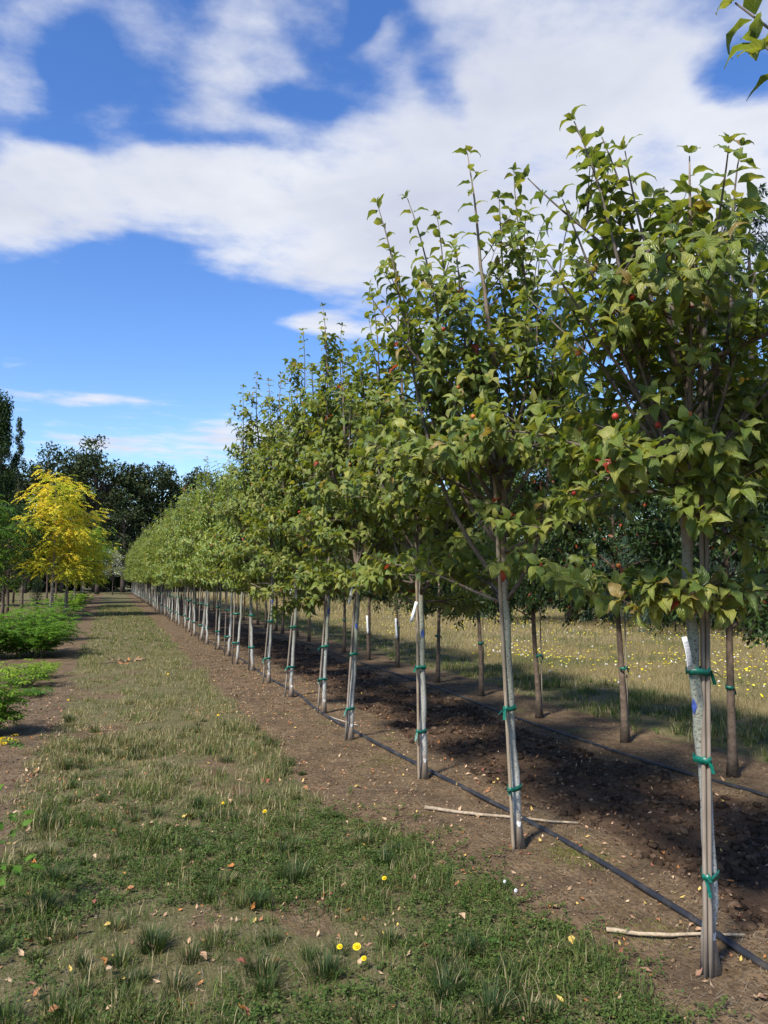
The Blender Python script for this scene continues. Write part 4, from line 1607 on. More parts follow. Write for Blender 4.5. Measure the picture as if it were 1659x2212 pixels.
# ------------------------------------------------------------------ broadleaf background trees
def broad_tree(rng, H, rad_, z0, ncl, nper, leaf, pal, shape='round', trunk_r=.35, bark=(.07, .055, .045), clump=.9):
    tb = Tubes()
    zt = np.linspace(0, H * .8, 9)
    P = np.stack([rng.normal(0, .02, 9).cumsum() * H * .1, rng.normal(0, .02, 9).cumsum() * H * .1, zt], -1)
    P[0, :2] = 0
    tb.add(P, trunk_r * np.clip(1 - zt / H, .1, 1), 8, col=bark)
    trunk = tb.mesh('trunk', M_BARK)
    br = Tubes()
    pos, sh = [], []
    for i in range(ncl):
        if shape == 'round':
            th, ph = rng.random() * 6.28, math.acos(rng.uniform(-.75, 1))
            rr = rng.uniform(.55, 1.0)
            cz = z0 + (H - z0) * (.5 + .47 * rr * math.cos(ph))
            c = np.array([rad_ * rr * math.sin(ph) * math.cos(th), rad_ * rr * math.sin(ph) * math.sin(th), cz])
            cr = rad_ * clump * rng.uniform(.2, .36)
        else:
            f = (i + .5) / ncl
            th = i * 2.4
            rr = rad_ * (math.sin(math.pi * (.12 + .86 * f)) ** .6) * rng.uniform(.3, .9)
            c = np.array([rr * math.cos(th), rr * math.sin(th), z0 + (H - z0) * f])
            cr = rad_ * rng.uniform(.3, .5)
        m_ = nper
        v = nrm(rng.normal(0, 1, (m_, 3))) * (rng.random((m_, 1)) ** .45)
        v = v * cr * np.array([1, 1, .75 if shape == 'round' else 1.6])
        pos.append(c + v)
        sh.append(np.full(m_, rng.normal(0, 1)))
        zb = min(max(c[2] - rad_ * .5, z0 * .8), H * .78)
        p0 = np.array([np.interp(zb, zt, P[:, 0]), np.interp(zb, zt, P[:, 1]), zb])
        br.add(bez(p0, p0 + (c - p0) * [.35, .35, .5], c - (c - p0) * [.2, .2, .3], c, 5), np.linspace(trunk_r * .22, trunk_r * .05, 5), 4, col=bark, cap=False)
    pos, sh = np.concatenate(pos), np.concatenate(sh)
    n = len(pos)
    dr = nrm(rng.normal(0, 1, (n, 3)))
    up = nrm(rng.normal(0, .6, (n, 3)) + [0, 0, 1.0])
    c = np.array(pal)[rng.integers(0, len(pal), n)] * (1 + .16 * sh[:, None]) * (1 + .15 * rng.normal(0, 1, (n, 1)))
    V, F, U, C = join_parts([scatter(T_SM[0], pos, frames(dr, up), leaf * rng.uniform(.7, 1.3, n), np.clip(c, .006, 1))])
    return trunk, br.mesh('branches', M_BARK), mk_mesh('foliage', V, F, M_OAK, col=C, uv=U)


def plant_broad(var, x, y, s, lab, name, group, rz=None, sz=None):
    root = thing(name, lab, 'tree', (x, y, hgt(x, y)), rg.random() * 6.28 if rz is None else rz, group)
    root.scale = (s, s, s if sz is None else sz)
    for nm, me, kd in zip(('trunk', 'branches', 'foliage'), var, (None, 'stuff', 'stuff')):
        link(nm, me, root, kind=kd)
    return root


OAKP = [(.032, .048, .018), (.042, .060, .022), (.026, .038, .016), (.050, .066, .026), (.060, .070, .030)]
oaks = [broad_tree(np.random.default_rng(200), 16, 5.2, 2.4, 95, 95, .42, OAKP, clump=.8),
        broad_tree(np.random.default_rng(201), 15, 4.2, 3.0, 70, 95, .42, OAKP, clump=.8),
        broad_tree(np.random.default_rng(202), 13, 3.4, .6, 60, 95, .40, OAKP, clump=.8)]
OK_ = [(100, 952, 98, 0, 'dark oak with a broad flat top behind the golden tree'),
       (215, 942, 92, 0, 'tallest dark oak, rising above the end of the grass path'),
       (305, 985, 96, 1, 'dark oak with sky showing through its lower branches, beside the dogwood row'),
       (178, 962, 104, 1, 'browner oak crown squeezed between the two biggest oaks'),
       (352, 992, 100, 2, 'narrow dark oak just above the tops of the far dogwoods'),
       (398, 990, 104, 2, 'oak crown peeping over the dogwood tops, furthest along the treeline'),
       (-10, 960, 100, 0, 'dark oak at the picture edge behind the columnar trees'),
       (270, 1075, 88, 2, 'low dark tree filling the gap under the tallest oak'),
       (470, 1010, 108, 1, 'oak hidden behind the crest of the dogwood row'),
       (560, 1020, 112, 0, 'oak standing far behind the middle of the dogwood row'),
       (215, 1090, 80, 2, 'dark bushy tree at the end of the path behind the golden row'),
       (140, 1100, 86, 2, 'dark bushy tree behind the golden crowns'), (60, 1110, 84, 2, 'dark bushy tree behind the green feathery tree')]
for px, ty, dep, v, lab in OK_:
    top = at(px, ty, dep)
    H0 = [16, 15, 13][v]
    plant_broad(oaks[v], top[0], top[1], top[2] / H0 * (1.0 if v != 2 else 1.0), lab, 'oak_tree', 'dark oaks along the far treeline')

cols = broad_tree(np.random.default_rng(210), 10, 1.0, .8, 44, 330, .17, [(.030, .052, .017), (.042, .066, .021), (.024, .042, .014)], shape='column', trunk_r=.14)
cols2 = broad_tree(np.random.default_rng(211), 10, .5, 3.5, 20, 170, .14, [(.035, .052, .022), (.045, .062, .026)], shape='column', trunk_r=.08)
for px, ty, dep, v, sx, lab in ((8, 862, 47, cols, 1.0, 'tall columnar dark green tree at the picture edge'), (44, 905, 50, cols2, .9, 'thin columnar spire beside the tall columnar tree'), (-30, 900, 44, cols, 1.0, 'columnar tree partly outside the picture edge')):
    top = at(px, ty, dep)
    plant_broad(v, top[0], top[1], sx, lab, 'columnar_tree', 'columnar trees', sz=top[2] / 10)
rnd = broad_tree(np.random.default_rng(215), 5, 1.7, 1.15, 55, 90, .12, [(.022, .045, .014), (.03, .06, .018), (.04, .075, .02)], trunk_r=.07, bark=(.12, .09, .07), clump=1.0)
for (x, y, s, lab) in ((-3.92, 34.1, 1.0, 'round-headed dark green tree with a brown trunk at the picture edge'), (-3.94, 35.8, 1.0, 'round-headed dark green tree, second of the pair at the picture edge'),
                       (-3.9, 41, 1.05, 'round-headed dark tree behind the golden trunk'), (-4.0, 58, 1.1, 'distant round-headed dark tree behind the pale conical bush'), (-3.9, 66, 1.1, 'distant round-headed dark tree near the end of the second lane'), (-7, 48, 1.2, 'round-headed dark tree in the outer lane'), (-7, 60, 1.2, 'round-headed dark tree far out in the outer lane')):
    plant_broad(rnd, x, y, s, lab, 'round_headed_tree', 'round-headed dark trees')
bush = broad_tree(np.random.default_rng(217), 1.6, .42, .05, 26, 60, .075, [(.07, .11, .05), (.10, .14, .07), (.05, .08, .035)], shape='column', trunk_r=.03)
plant_broad(bush, -4.08, 51.5, 1.0, 'small pale conical bush standing alone in the lane behind the golden trunk', 'conical_bush', None)
pale = broad_tree(np.random.default_rng(218), 4.6, 1.4, .9, 50, 80, .11, [(.36, .38, .28), (.26, .30, .19), (.44, .44, .35)], trunk_r=.05, clump=1.0)
plant_broad(pale, .25, 79, 1.0, 'cream variegated tree at the far end of the dogwood row', 'variegated_tree', None)
plant_broad(pale, 2.2, 87, .8, 'second cream variegated tree behind the far end of the dogwood row', 'variegated_tree', None)
mixed = [broad_tree(np.random.default_rng(220), 6.5, 2.4, 1.0, 60, 90, .17, [(.035, .065, .018), (.05, .09, .024), (.07, .11, .03)], trunk_r=.12),
         broad_tree(np.random.default_rng(221), 6.0, 2.1, .9, 55, 90, .17, [(.05, .085, .02), (.08, .12, .03), (.13, .07, .03)], trunk_r=.12)]
MX = [(1000, 1030, 42, 0, 'green orchard tree beyond the meadow behind the third dogwood'), (1150, 1010, 40, 1, 'green orchard tree beyond the meadow behind the second dogwood'), (1290, 1060, 37, 0, 'low green orchard tree beyond the meadow beside the drooping cedars'),
      (1420, 1090, 35, 1, 'reddish green orchard tree beyond the meadow'), (1560, 1060, 34, 0, 'green orchard tree beyond the meadow below the tall cedar'), (1690, 1040, 36, 1, 'orchard tree beyond the meadow outside the picture edge'),
      (900, 1050, 50, 1, 'orchard tree behind the crown of the fourth dogwood'), (800, 1070, 55, 0, 'orchard tree far behind the fifth dogwood'), (690, 1090, 62, 1, 'orchard tree seen between distant dogwood stems')]
for px, ty, dep, v, lab in MX:
    top = at(px, ty, dep)
    plant_broad(mixed[v], top[0], top[1], top[2] / (6.5, 6.0)[v], lab, 'orchard_tree', 'orchard trees beyond the meadow')


wood = [broad_tree(np.random.default_rng(240), 9, 4.2, .5, 50, 80, .5, OAKP, clump=1.0), broad_tree(np.random.default_rng(241), 8, 3.8, .4, 45, 80, .5, [(.045, .07, .022), (.06, .085, .028), (.035, .055, .02)], clump=1.0)]
thick = broad_tree(np.random.default_rng(243), 3.4, 3.6, .0, 46, 70, .45, [(.035, .055, .018), (.05, .072, .022), (.065, .085, .03)], clump=1.1)
for az in np.arange(-36, 72, 2.1):
    a = rad(az + rg.uniform(-.5, .5))
    dd_ = 104 + rg.uniform(-5, 6)
    plant_broad(thick, dd_ * math.sin(a), dd_ * math.cos(a), rg.uniform(.8, 1.25), 'low dense thicket bush at the foot of the distant woodland edge', 'thicket_bush', 'thicket at the woodland foot')
q = 0
for az in np.arange(-40, 74, 2.35):
    a = rad(az + rg.uniform(-.6, .6))
    dd_ = 118 + rg.uniform(-12, 18)
    x, y = dd_ * math.sin(a), dd_ * math.cos(a)
    plant_broad(wood[q % 2], x, y, rg.uniform(.7, 1.05), 'distant dark tree in the unbroken woodland edge beyond the fields', 'woodland_tree', 'distant woodland edge')
    q += 1


# ------------------------------------------------------------------ drooping cedars
def cedar(rng, H, rad_):
    tb = Tubes()
    zt = np.linspace(0, H, 14)
    P = np.stack([.0 * zt, .0 * zt, zt], -1)
    P[-1] += [.35, .05, -.15]
    P[-2] += [.08, 0, 0]
    tb.add(P, .22 * np.clip(1 - zt / H, .06, 1), 8, col=(.07, .055, .045))
    trunk = tb.mesh('trunk', M_BARK)
    br = Tubes()
    pos, dr, fl = [], [], []
    nb = 74
    for i in range(nb):
        f = (i + .3) / nb
        z = .8 + (H - .9) * f
        az = i * 2.4 + rng.normal(0, .3)
        rr = rad_ * (1 - f) ** .75 * rng.uniform(.65, 1.15) + .35
        p0 = np.array([0, 0, z])
        h = np.array([math.cos(az), math.sin(az), 0])
        T = p0 + h * rr + np.array([0, 0, -.22 * rr + rng.normal(0, .1)])
        Q = bez(p0, p0 + h * rr * .4 + [0, 0, .14 * rr], T - h * rr * .3 + np.array([0, 0, .14 * rr]), T, 9)
        br.add(Q, np.linspace(.045 * (1 - f) + .012, .006, 9), 4, col=(.06, .05, .04), cap=False)
        for _ in range(int(26 * rr / 1.5) + 6):
            s = rng.uniform(.12, 1.0)
            i0 = min(int(s * 8), 7)
            p = Q[i0] * (1 - (s * 8 - i0)) + Q[i0 + 1] * (s * 8 - i0)
            sd = np.array([-h[1], h[0], 0]) * rng.choice([-1, 1])
            d = nrm(sd * rng.uniform(.2, 1) + h * .6 + np.array([0, 0, rng.uniform(-.9, -.1)]))
            L = rng.uniform(.25, .7) * (.5 + .5 * (1 - f))
            m_ = int(L * 17) + 3
            q = np.linspace(.05, 1, m_)[:, None]
            cur = p + d * L * q + np.array([0, 0, -.45]) * L * q * q
            pos.append(cur)
            dr.append(nrm(d + np.array([0, 0, -.8]) * q + rng.normal(0, .65, (m_, 3))))
            fl.append(np.full(m_, rng.normal(0, 1)))
    pos, dr, fl = np.concatenate(pos), np.concatenate(dr), np.concatenate(fl)
    n = len(pos)
    c = np.array([(.030, .052, .034), (.042, .070, .046), (.055, .085, .055)])[rng.integers(0, 3, n)] * (1 + .15 * fl[:, None])
    up = nrm(rng.normal(0, 1, (n, 3)))
    tm = leaf_template(2, 3, width=.34, bend=.3, fold=0, wave=0)
    V, F, U, C = join_parts([scatter(tm, pos, frames(dr, up), rng.uniform(.11, .20, n), np.clip(c, .006, 1))])
    return trunk, br.mesh('branches', M_BARK), mk_mesh('foliage', V, F, M_NEEDLE, col=C, uv=U)


ced = [cedar(np.random.default_rng(230), 12.0, 3.6), cedar(np.random.default_rng(231), 10.0, 3.4)]
CD = [(1612, 405, 23, 0, 'tallest drooping cedar with a nodding tip beside the picture edge'), (1470, 640, 27, 1, 'drooping cedar between the closest dogwood stems'),
      (1225, 720, 29, 1, 'blue-green drooping cedar behind the second dogwood'), (1760, 520, 22, 0, 'drooping cedar beyond the picture edge')]
for px, ty, dep, v, lab in CD:
    top = at(px, ty, dep)
    root = plant_broad(ced[v], top[0], top[1], top[2] / (12.0, 10.0)[v], lab, 'drooping_cedar', 'drooping cedars beyond the meadow', rz=-YAW + .2)


# ------------------------------------------------------------------ grass, straw, weeds, flowers
def blades(rng, x, y, L, wid, lean, cols, name, slim=False, bend=.5):
    n = len(x)
    z = height(x, y) - .004
    az = rng.random(n) * 6.283
    d = np.stack([np.cos(az), np.sin(az), np.zeros(n)], -1)
    s = np.stack([-d[:, 1], d[:, 0], np.zeros(n)], -1) * (wid[:, None] / 2)
    b = np.stack([x, y, z], -1)
    ln = lean[:, None]
    mid = b + d * (ln * L[:, None] * .38) + np.array([0, 0, 1.0]) * (L * np.sqrt(np.clip(1 - lean ** 2, .02, 1)) * .58)[:, None]
    tip = b + d * (ln * L[:, None] * (1 + bend * .3)) + np.array([0, 0, 1.0]) * (L * np.sqrt(np.clip(1 - lean ** 2, .02, 1)) * (1 - bend * .25 * lean))[:, None]
    if slim:
        me = mk_mesh(name, np.stack([b - s, b + s, tip], 1).reshape(-1, 3), [np.arange(n * 3).reshape(-1, 3)], M_BLADE, col=np.clip(np.repeat(cols, 3, 0), .005, 1))
        return link(name, me, kind='stuff')
    V = np.stack([b - s, b + s, mid + s * .8, mid - s * .8, tip], 1).reshape(-1, 3)
    o = np.arange(n)[:, None] * 5
    Q = o + np.array([[0, 1, 2, 3]])
    T = o + np.array([[3, 2, 4]])
    C = np.repeat(cols, 5, 0)
    me = mk_mesh(name, V, [Q, T], M_BLADE, col=np.clip(C, .005, 1), smooth=True)
    return link(name, me, kind='stuff')


rng = np.random.default_rng(500)
GREEN = np.array([(.066, .112, .020), (.096, .142, .028), (.042, .078, .017), (.120, .148, .036)])
STRAW = np.array([(.30, .25, .125), (.38, .32, .185), (.22, .185, .09), (.17, .155, .065)])


def turf(xr, yr, dens, Lr, wr, dry, clump, name, seed, mask=True):
    rng = np.random.default_rng(seed)
    n = int((xr[1] - xr[0]) * (yr[1] - yr[0]) * dens)
    nc = max(1, n // clump)
    cx = rng.uniform(*xr, nc)
    cy = rng.uniform(*yr, nc)
    g = zones(cx, cy)[0]
    pn = fbm(cx * .9, cy * .9, 31, 3)
    pn2 = fbm(cx * 3.2, cy * 3.2, 33, 3)
    keep = (rng.random(nc) < g ** 1.5 * np.clip(.35 + 1.5 * (pn2 - .35), .12, 1.2))
    cx, cy, pn, pn2 = cx[keep], cy[keep], pn[keep], pn2[keep]
    m_ = len(cx)
    vig = np.clip(.55 + 2.2 * (pn2 - .42) + .28 * rng.normal(0, 1, m_), .3, 1.6)
    sz = .018 + .022 * rng.random(m_) * vig
    x = np.repeat(cx, clump) + rng.normal(0, 1, m_ * clump) * np.repeat(sz, clump)
    y = np.repeat(cy, clump) + rng.normal(0, 1, m_ * clump) * np.repeat(sz, clump)
    v = np.repeat(vig, clump)
    L = rng.uniform(*Lr, len(x)) * v
    wid = rng.uniform(*wr, len(x))
    lean = np.clip(rng.beta(2, 2.2, len(x)) * 1.15, .05, .97)
    dr_ = np.repeat(dry(cx, cy) + .25 * rng.normal(0, 1, m_), clump) + .15 * rng.normal(0, 1, len(x))
    isd = rng.random(len(x)) < np.clip(dr_, .06, .92)
    c = np.where(isd[:, None], STRAW[rng.integers(0, 4, len(x))], np.repeat(GREEN[rng.integers(0, 4, m_)], clump, 0))
    c = c * (1 + .16 * rng.normal(0, 1, (len(x), 1)))
    return blades(rng, x, y, L, wid, lean, c, name, slim=yr[0] > 8)


def dry_path(x, y):
    return .12 + .62 * sst(3.8, 7.0, y + 1.6 * (fbm(x * 1.1, y * .7, 91, 3) - .5)) + .55 * (fbm(x * 1.4, y * 1.4, 92, 3) - .5)


turf((-.75, 2.15), (2.2, 4.6), 8200, (.03, .095), (.002, .0038), dry_path, 18, 'path_grass', 1)
turf((-.75, 1.95), (4.6, 8.5), 5000, (.045, .095), (.003, .0055), dry_path, 14, 'path_grass', 2)
turf((-.8, 1.8), (8.5, 18), 2900, (.045, .085), (.005, .009), dry_path, 12, 'path_grass', 3)
turf((-.9, 1.9), (18, 50), 800, (.05, .09), (.010, .018), lambda x, y: .55 + 0 * x, 10, 'path_grass', 4)
turf((5.0, 6.9), (4, 13), 2200, (.06, .13), (.004, .008), lambda x, y: .32 + 0 * x, 14, 'verge_grass', 5)
turf((5.0, 6.9), (13, 40), 520, (.06, .13), (.010, .016), lambda x, y: .35 + 0 * x, 12, 'verge_grass', 6)
turf((-9, -3.0), (22, 60), 60, (.06, .12), (.02, .035), lambda x, y: .45 + 0 * x, 8, 'lane_grass', 7)


def meadow_grass(xr, yr, dens, Lr, wr, name, seed):
    rng = np.random.default_rng(seed)
    n = int((xr[1] - xr[0]) * (yr[1] - yr[0]) * dens)
    x, y = rng.uniform(*xr, n), rng.uniform(*yr, n)
    k_ = rng.random(n) < zones(x, y)[2]
    x, y = x[k_], y[k_]
    n = len(x)
    L = rng.uniform(*Lr, n) * (.7 + .7 * fbm(x * .6, y * .6, 44, 3))
    g = (fbm(x * .8, y * .8, 45, 4) + .12 * rng.normal(0, 1, n)) > .68
    c = np.where(g[:, None], np.array([(.10, .125, .04)]), np.array([(.29, .235, .115), (.23, .18, .08), (.35, .29, .155), (.19, .155, .062)])[rng.integers(0, 4, n)])
    return blades(rng, x, y, L, rng.uniform(*wr, n), np.clip(rng.beta(2, 2.5, n), .05, .9), c * (1 + .15 * rng.normal(0, 1, (n, 1))), name, slim=True)


meadow_grass((6.4, 14), (6, 16), 1500, (.04, .15), (.0025, .006), 'meadow_grass', 10)
meadow_grass((6.4, 26), (16, 34), 260, (.05, .17), (.007, .014), 'meadow_grass', 11)
meadow_grass((14, 26), (8, 16), 200, (.12, .32), (.008, .014), 'meadow_grass', 12)
meadow_grass((6.4, 40), (34, 66), 40, (.14, .34), (.02, .035), 'meadow_grass', 13)


def flower_field(n, xr, yr, seed):
    rng = np.random.default_rng(seed)
    V, F, C = [], [], []
    x, y = rng.uniform(*xr, n * 3), rng.uniform(*yr, n * 3)
    k_ = (rng.random(n * 3) < zones(x, y)[2]) & (fbm(x * .9, y * .9, 71, 3) + .07 * rng.normal(0, 1, n * 3) > .53)
    x, y = x[k_][:n], y[k_][:n]
    z = height(x, y) + rng.uniform(.06, .22, len(x))
    white = rng.random(len(x)) < .15
    r = np.where(white, rng.uniform(.014, .024, len(x)), rng.uniform(.014, .028, len(x)))
    ang = np.arange(7) * 2 * math.pi / 7
    tl = rng.normal(0, .35, (len(x), 2))
    ring = np.stack([np.cos(ang)[None] * r[:, None], np.sin(ang)[None] * r[:, None], (np.cos(ang)[None] * tl[:, :1] + np.sin(ang)[None] * tl[:, 1:]) * r[:, None]], -1)
    cc = np.stack([x, y, z], -1)
    up_ = np.where(white, r * .9, .003)
    VV = np.concatenate([ring + cc[:, None], (cc + np.stack([0 * x, 0 * x, up_], -1))[:, None], (cc - np.stack([0 * x, 0 * x, np.where(white, r * .9, .006)], -1))[:, None]], 1)
    o = np.arange(len(x))[:, None, None] * 9
    j = np.arange(7)
    T = np.concatenate([np.stack([j, (j + 1) % 7, np.full(7, 7)], -1), np.stack([(j + 1) % 7, j, np.full(7, 8)], -1)])
    TT = (o + T[None]).reshape(-1, 3)
    c = np.where(white[:, None], np.array([(.55, .52, .45)]), np.array([(.78, .60, .02), (.74, .66, .08)])[rng.integers(0, 2, len(x))])
    me = mk_mesh('wild_flowers', VV.reshape(-1, 3), [TT], M_FLOWER, col=np.repeat(c, 9, 0))
    link('wild_flowers', me, kind='stuff')


flower_field(2600, (6.6, 24), (6, 32), 3)
flower_field(650, (6.6, 14), (6, 14), 4)


def straw(n, xr, yr, wgt, Lr, name, seed):
    rng = np.random.default_rng(seed)
    x, y = rng.uniform(*xr, n), rng.uniform(*yr, n)
    k_ = rng.random(n) < wgt(x, y)
    x, y = x[k_], y[k_]
    n = len(x)
    L = rng.uniform(*Lr, n)
    az = rng.random(n) * 6.283
    d = np.stack([np.cos(az), np.sin(az), rng.normal(.05, .12, n)], -1) * (L / 2)[:, None]
    b = np.stack([x, y, height(x, y) + rng.uniform(.002, .012, n)], -1)
    w = np.stack([-np.sin(az), np.cos(az), 0 * az], -1) * rng.uniform(.0005, .0014, n)[:, None]
    mid = b + np.array([0, 0, 1.0]) * (rng.uniform(0, .12, n) * L)[:, None] + w * rng.normal(0, 2.5, (n, 1))
    V = np.stack([b - d - w, b - d + w, mid + w, mid - w, b + d], 1).reshape(-1, 3)
    o = np.arange(n)[:, None] * 5
    Q = o + np.array([[0, 1, 2, 3]])
    Q2 = o + np.array([[3, 2, 4]])
    c = np.array([(.24, .19, .125), (.30, .245, .165), (.18, .137, .088), (.26, .22, .165)])[rng.integers(0, 4, n)] * (1 + .15 * rng.normal(0, 1, (n, 1)))
    link(name, mk_mesh(name, V, [Q, Q2], M_BLADE, col=np.repeat(np.clip(c, .01, 1), 5, 0)), kind='stuff')


straw(26000, (-.7, 1.7), (2.3, 9), lambda x, y: zones(x, y)[0] * .6 + .1, (.015, .055), 'straw_thatch', 1)
straw(24000, (1.35, 2.95), (2.3, 9), lambda x, y: (1 - zones(x, y)[1]) * np.clip(3.4 * (fbm(x * 1.6, y * 1.6, 55, 3) - .44), .05, 1), (.012, .075), 'straw_litter', 2)
straw(14000, (1.35, 3.0), (9, 24), lambda x, y: (1 - zones(x, y)[1]) * np.clip(2.4 * (fbm(x * 1.6, y * 1.6, 55, 3) - .32), .06, 1), (.04, .16), 'straw_litter', 5)
straw(9000, (-.7, 1.7), (9, 22), lambda x, y: .7 + 0 * x, (.04, .14), 'straw_thatch', 6)
straw(16000, (-2.2, -.4), (3.4, 14), lambda x, y: .8 + 0 * x, (.03, .14), 'straw_litter', 3)
straw(5000, (2.9, 5.1), (2.6, 9), lambda x, y: .35 + 0 * x, (.02, .09), 'straw_litter', 4)


def creeping_weeds(n, xr, yr, seed):
    rng = np.random.default_rng(seed)
    nc = n // 26
    cx, cy = rng.uniform(*xr, nc), rng.uniform(*yr, nc)
    g = zones(cx, cy)[0]
    p = sst(.42, .58, fbm(cx * 1.15, cy * 1.15, 61, 3) + .10 * sst(3.6, 2.6, cy) + .06) * (1 - sst(5.0, 7.5, cy) * .75)
    k_ = rng.random(nc) < p * np.clip(g + .15, 0, 1)
    cx, cy = cx[k_], cy[k_]
    m_ = len(cx)
    f = np.tile(np.linspace(0, 1, 26), m_)
    az = np.repeat(rng.random(m_) * 6.28, 26) + .6 * np.repeat(rng.normal(0, 1, m_), 26) * f
    L = np.repeat(rng.uniform(.06, .16, m_), 26)
    x = np.repeat(cx, 26) + np.cos(az) * L * f + rng.normal(0, .006, len(f))
    y = np.repeat(cy, 26) + np.sin(az) * L * f + rng.normal(0, .006, len(f))
    z = height(x, y) + .008 + .028 * f * np.repeat(rng.random(m_), 26) + .012 * rng.random(len(f))
    n = len(x)
    d = nrm(np.stack([np.cos(az) + rng.normal(0, 1, n), np.sin(az) + rng.normal(0, 1, n), rng.normal(.35, .35, n)], -1))
    up = nrm(np.stack([rng.normal(0, .35, n), rng.normal(0, .35, n), np.ones(n)], -1))
    tm = (np.array([(0, 0, 0), (.30, .5, .03), (0, 1, 0), (-.30, .5, .03)]), np.array([(0, 1, 2, 3)]), np.array([(.5, 0), (1, .5), (.5, 1), (0, .5)]))
    c = np.array([(.060, .105, .021), (.082, .128, .027), (.044, .080, .018), (.110, .138, .040)])[rng.integers(0, 4, n)] * (1 + .14 * rng.normal(0, 1, (n, 1)))
    V, F, U, C = join_parts([scatter(tm, np.stack([x, y, z], -1), frames(d, up), rng.uniform(.009, .019, n), np.clip(c, .01, 1))])
    link('creeping_weeds', mk_mesh('creeping_weeds', V, F, M_BLADE, col=C, uv=U), kind='stuff')


creeping_weeds(115000, (-.7, 2.1), (2.2, 5.2), 1)
creeping_weeds(30000, (-.7, 1.75), (5.2, 8.5), 2)

# moss by the hose
rngm = np.random.default_rng(77)
mx_, my_ = [], []
for (px, py, sx) in ((1215, 1850, .10), (1270, 1855, .09), (1400, 2010, .10), (830, 1640, .12), (1230, 1835, .07)):
    c = ray_ground(px, py)
    mx_.append(c[0] + rngm.normal(0, sx, 900))
    my_.append(c[1] + rngm.normal(0, sx, 900))
mx_, my_ = np.concatenate(mx_), np.concatenate(my_)
nm_ = len(mx_)
blades(rngm, mx_, my_, rngm.uniform(.006, .016, nm_), rngm.uniform(.003, .006, nm_), rngm.random(nm_) * .9, np.array([(.13, .15, .03), (.10, .13, .025), (.17, .18, .04)])[rngm.integers(0, 3, nm_)], 'moss')


def tufts(n, seed):
    rng = np.random.default_rng(seed)
    cx, cy = rng.uniform(-.65, 1.6, n), 2.3 + 6.7 * rng.random(n) ** 1.4
    k_ = rng.random(n) < np.clip(zones(cx, cy)[0] + .08, 0, 1) * (fbm(cx * 1.7, cy * 1.7, 19, 3) > .47)
    cx, cy = cx[k_], cy[k_]
    sz = rng.uniform(.5, 1.15, len(cx))
    q = 110
    S_ = np.repeat(sz, q)
    a = rng.random(len(S_)) * 6.28
    rr = .05 * S_ * np.sqrt(rng.random(len(S_)))
    L = rng.uniform(.035, .115, len(S_)) * S_
    lean = np.clip(.2 + 9 * rr / S_ * rng.uniform(.4, 1.3, len(S_)), .05, .96)
    x, y = np.repeat(cx, q) + np.cos(a) * rr, np.repeat(cy, q) + np.sin(a) * rr
    z = height(x, y) - .005
    d = np.stack([np.cos(a), np.sin(a), 0 * a], -1)
    w = np.stack([-np.sin(a), np.cos(a), 0 * a], -1) * rng.uniform(.0010, .0021, len(S_))[:, None]
    b = np.stack([x, y, z], -1)
    v = np.sqrt(1 - lean ** 2)
    zz = np.array([0, 0, 1.0])
    mid = b + d * (lean * L * .4)[:, None] + zz * (v * L * .6)[:, None]
    tip = b + d * (lean * L)[:, None] + zz * (v * L * (1 - .3 * lean))[:, None]
    V = np.stack([b - w, b + w, mid + w * .8, mid - w * .8, tip], 1).reshape(-1, 3)
    o = np.arange(len(S_))[:, None] * 5
    pal = np.array([(.032, .060, .015), (.045, .078, .019), (.026, .048, .014), (.062, .090, .026)])
    base = np.repeat(pal[rng.integers(0, 4, len(cx))], q, 0) * (1 + .15 * rng.normal(0, 1, (len(S_), 1)))
    dryn = np.repeat(np.clip(rng.normal(.18, .2, len(cx)), .03, .8), q)
    cc = np.where((rng.random(len(S_)) < dryn)[:, None], STRAW[rng.integers(0, 4, len(S_))], base)
    link('grass_tufts', mk_mesh('grass_tufts', V, [o + np.array([[0, 1, 2, 3]]), o + np.array([[3, 2, 4]])], M_BLADE, col=np.repeat(np.clip(cc, .005, 1), 5, 0)), kind='stuff')


tufts(330, 5)


# separate dark tussocks that stand out of the sward
def tussock(px, py, s, label, dry=.1, n=230):
    c = ray_ground(px, py)
    rng = np.random.default_rng(int(px * 7 + py))
    a = rng.random(n) * 6.28
    rr = .055 * s * np.sqrt(rng.random(n))
    L = rng.uniform(.06, .15, n) * s
    lean = np.clip(.2 + 9 * rr / s * rng.uniform(.4, 1.2, n), .05, .95)
    d = np.stack([np.cos(a), np.sin(a), 0 * a], -1)
    w = np.stack([-np.sin(a), np.cos(a), 0 * a], -1) * rng.uniform(.001, .002, n)[:, None]
    b = d * rr[:, None] - [0, 0, .01]
    v = np.sqrt(1 - lean ** 2)
    mid = b + d * (lean * L * .4)[:, None] + np.array([0, 0, 1.0]) * (v * L * .6)[:, None]
    tip = b + d * (lean * L)[:, None] + np.array([0, 0, 1.0]) * (v * L * (1 - .25 * lean))[:, None]
    V = np.stack([b - w, b + w, mid + w * .8, mid - w * .8, tip], 1).reshape(-1, 3)
    o = np.arange(n)[:, None] * 5
    pal = np.array([(.036, .066, .022), (.048, .084, .026), (.030, .055, .020)])
    cc = np.where((rng.random(n) < dry)[:, None], STRAW[rng.integers(0, 4, n)], pal[rng.integers(0, 3, n)])
    me = mk_mesh('grass_tussock', V, [o + np.array([[0, 1, 2, 3]]), o + np.array([[3, 2, 4]])], M_BLADE, col=np.repeat(cc, 5, 0))
    ob = link('grass_tussock', me, loc=(c[0], c[1], hgt(c[0], c[1])))
    tag(ob, label, 'grass clump', 'dark grass tussocks on the path')


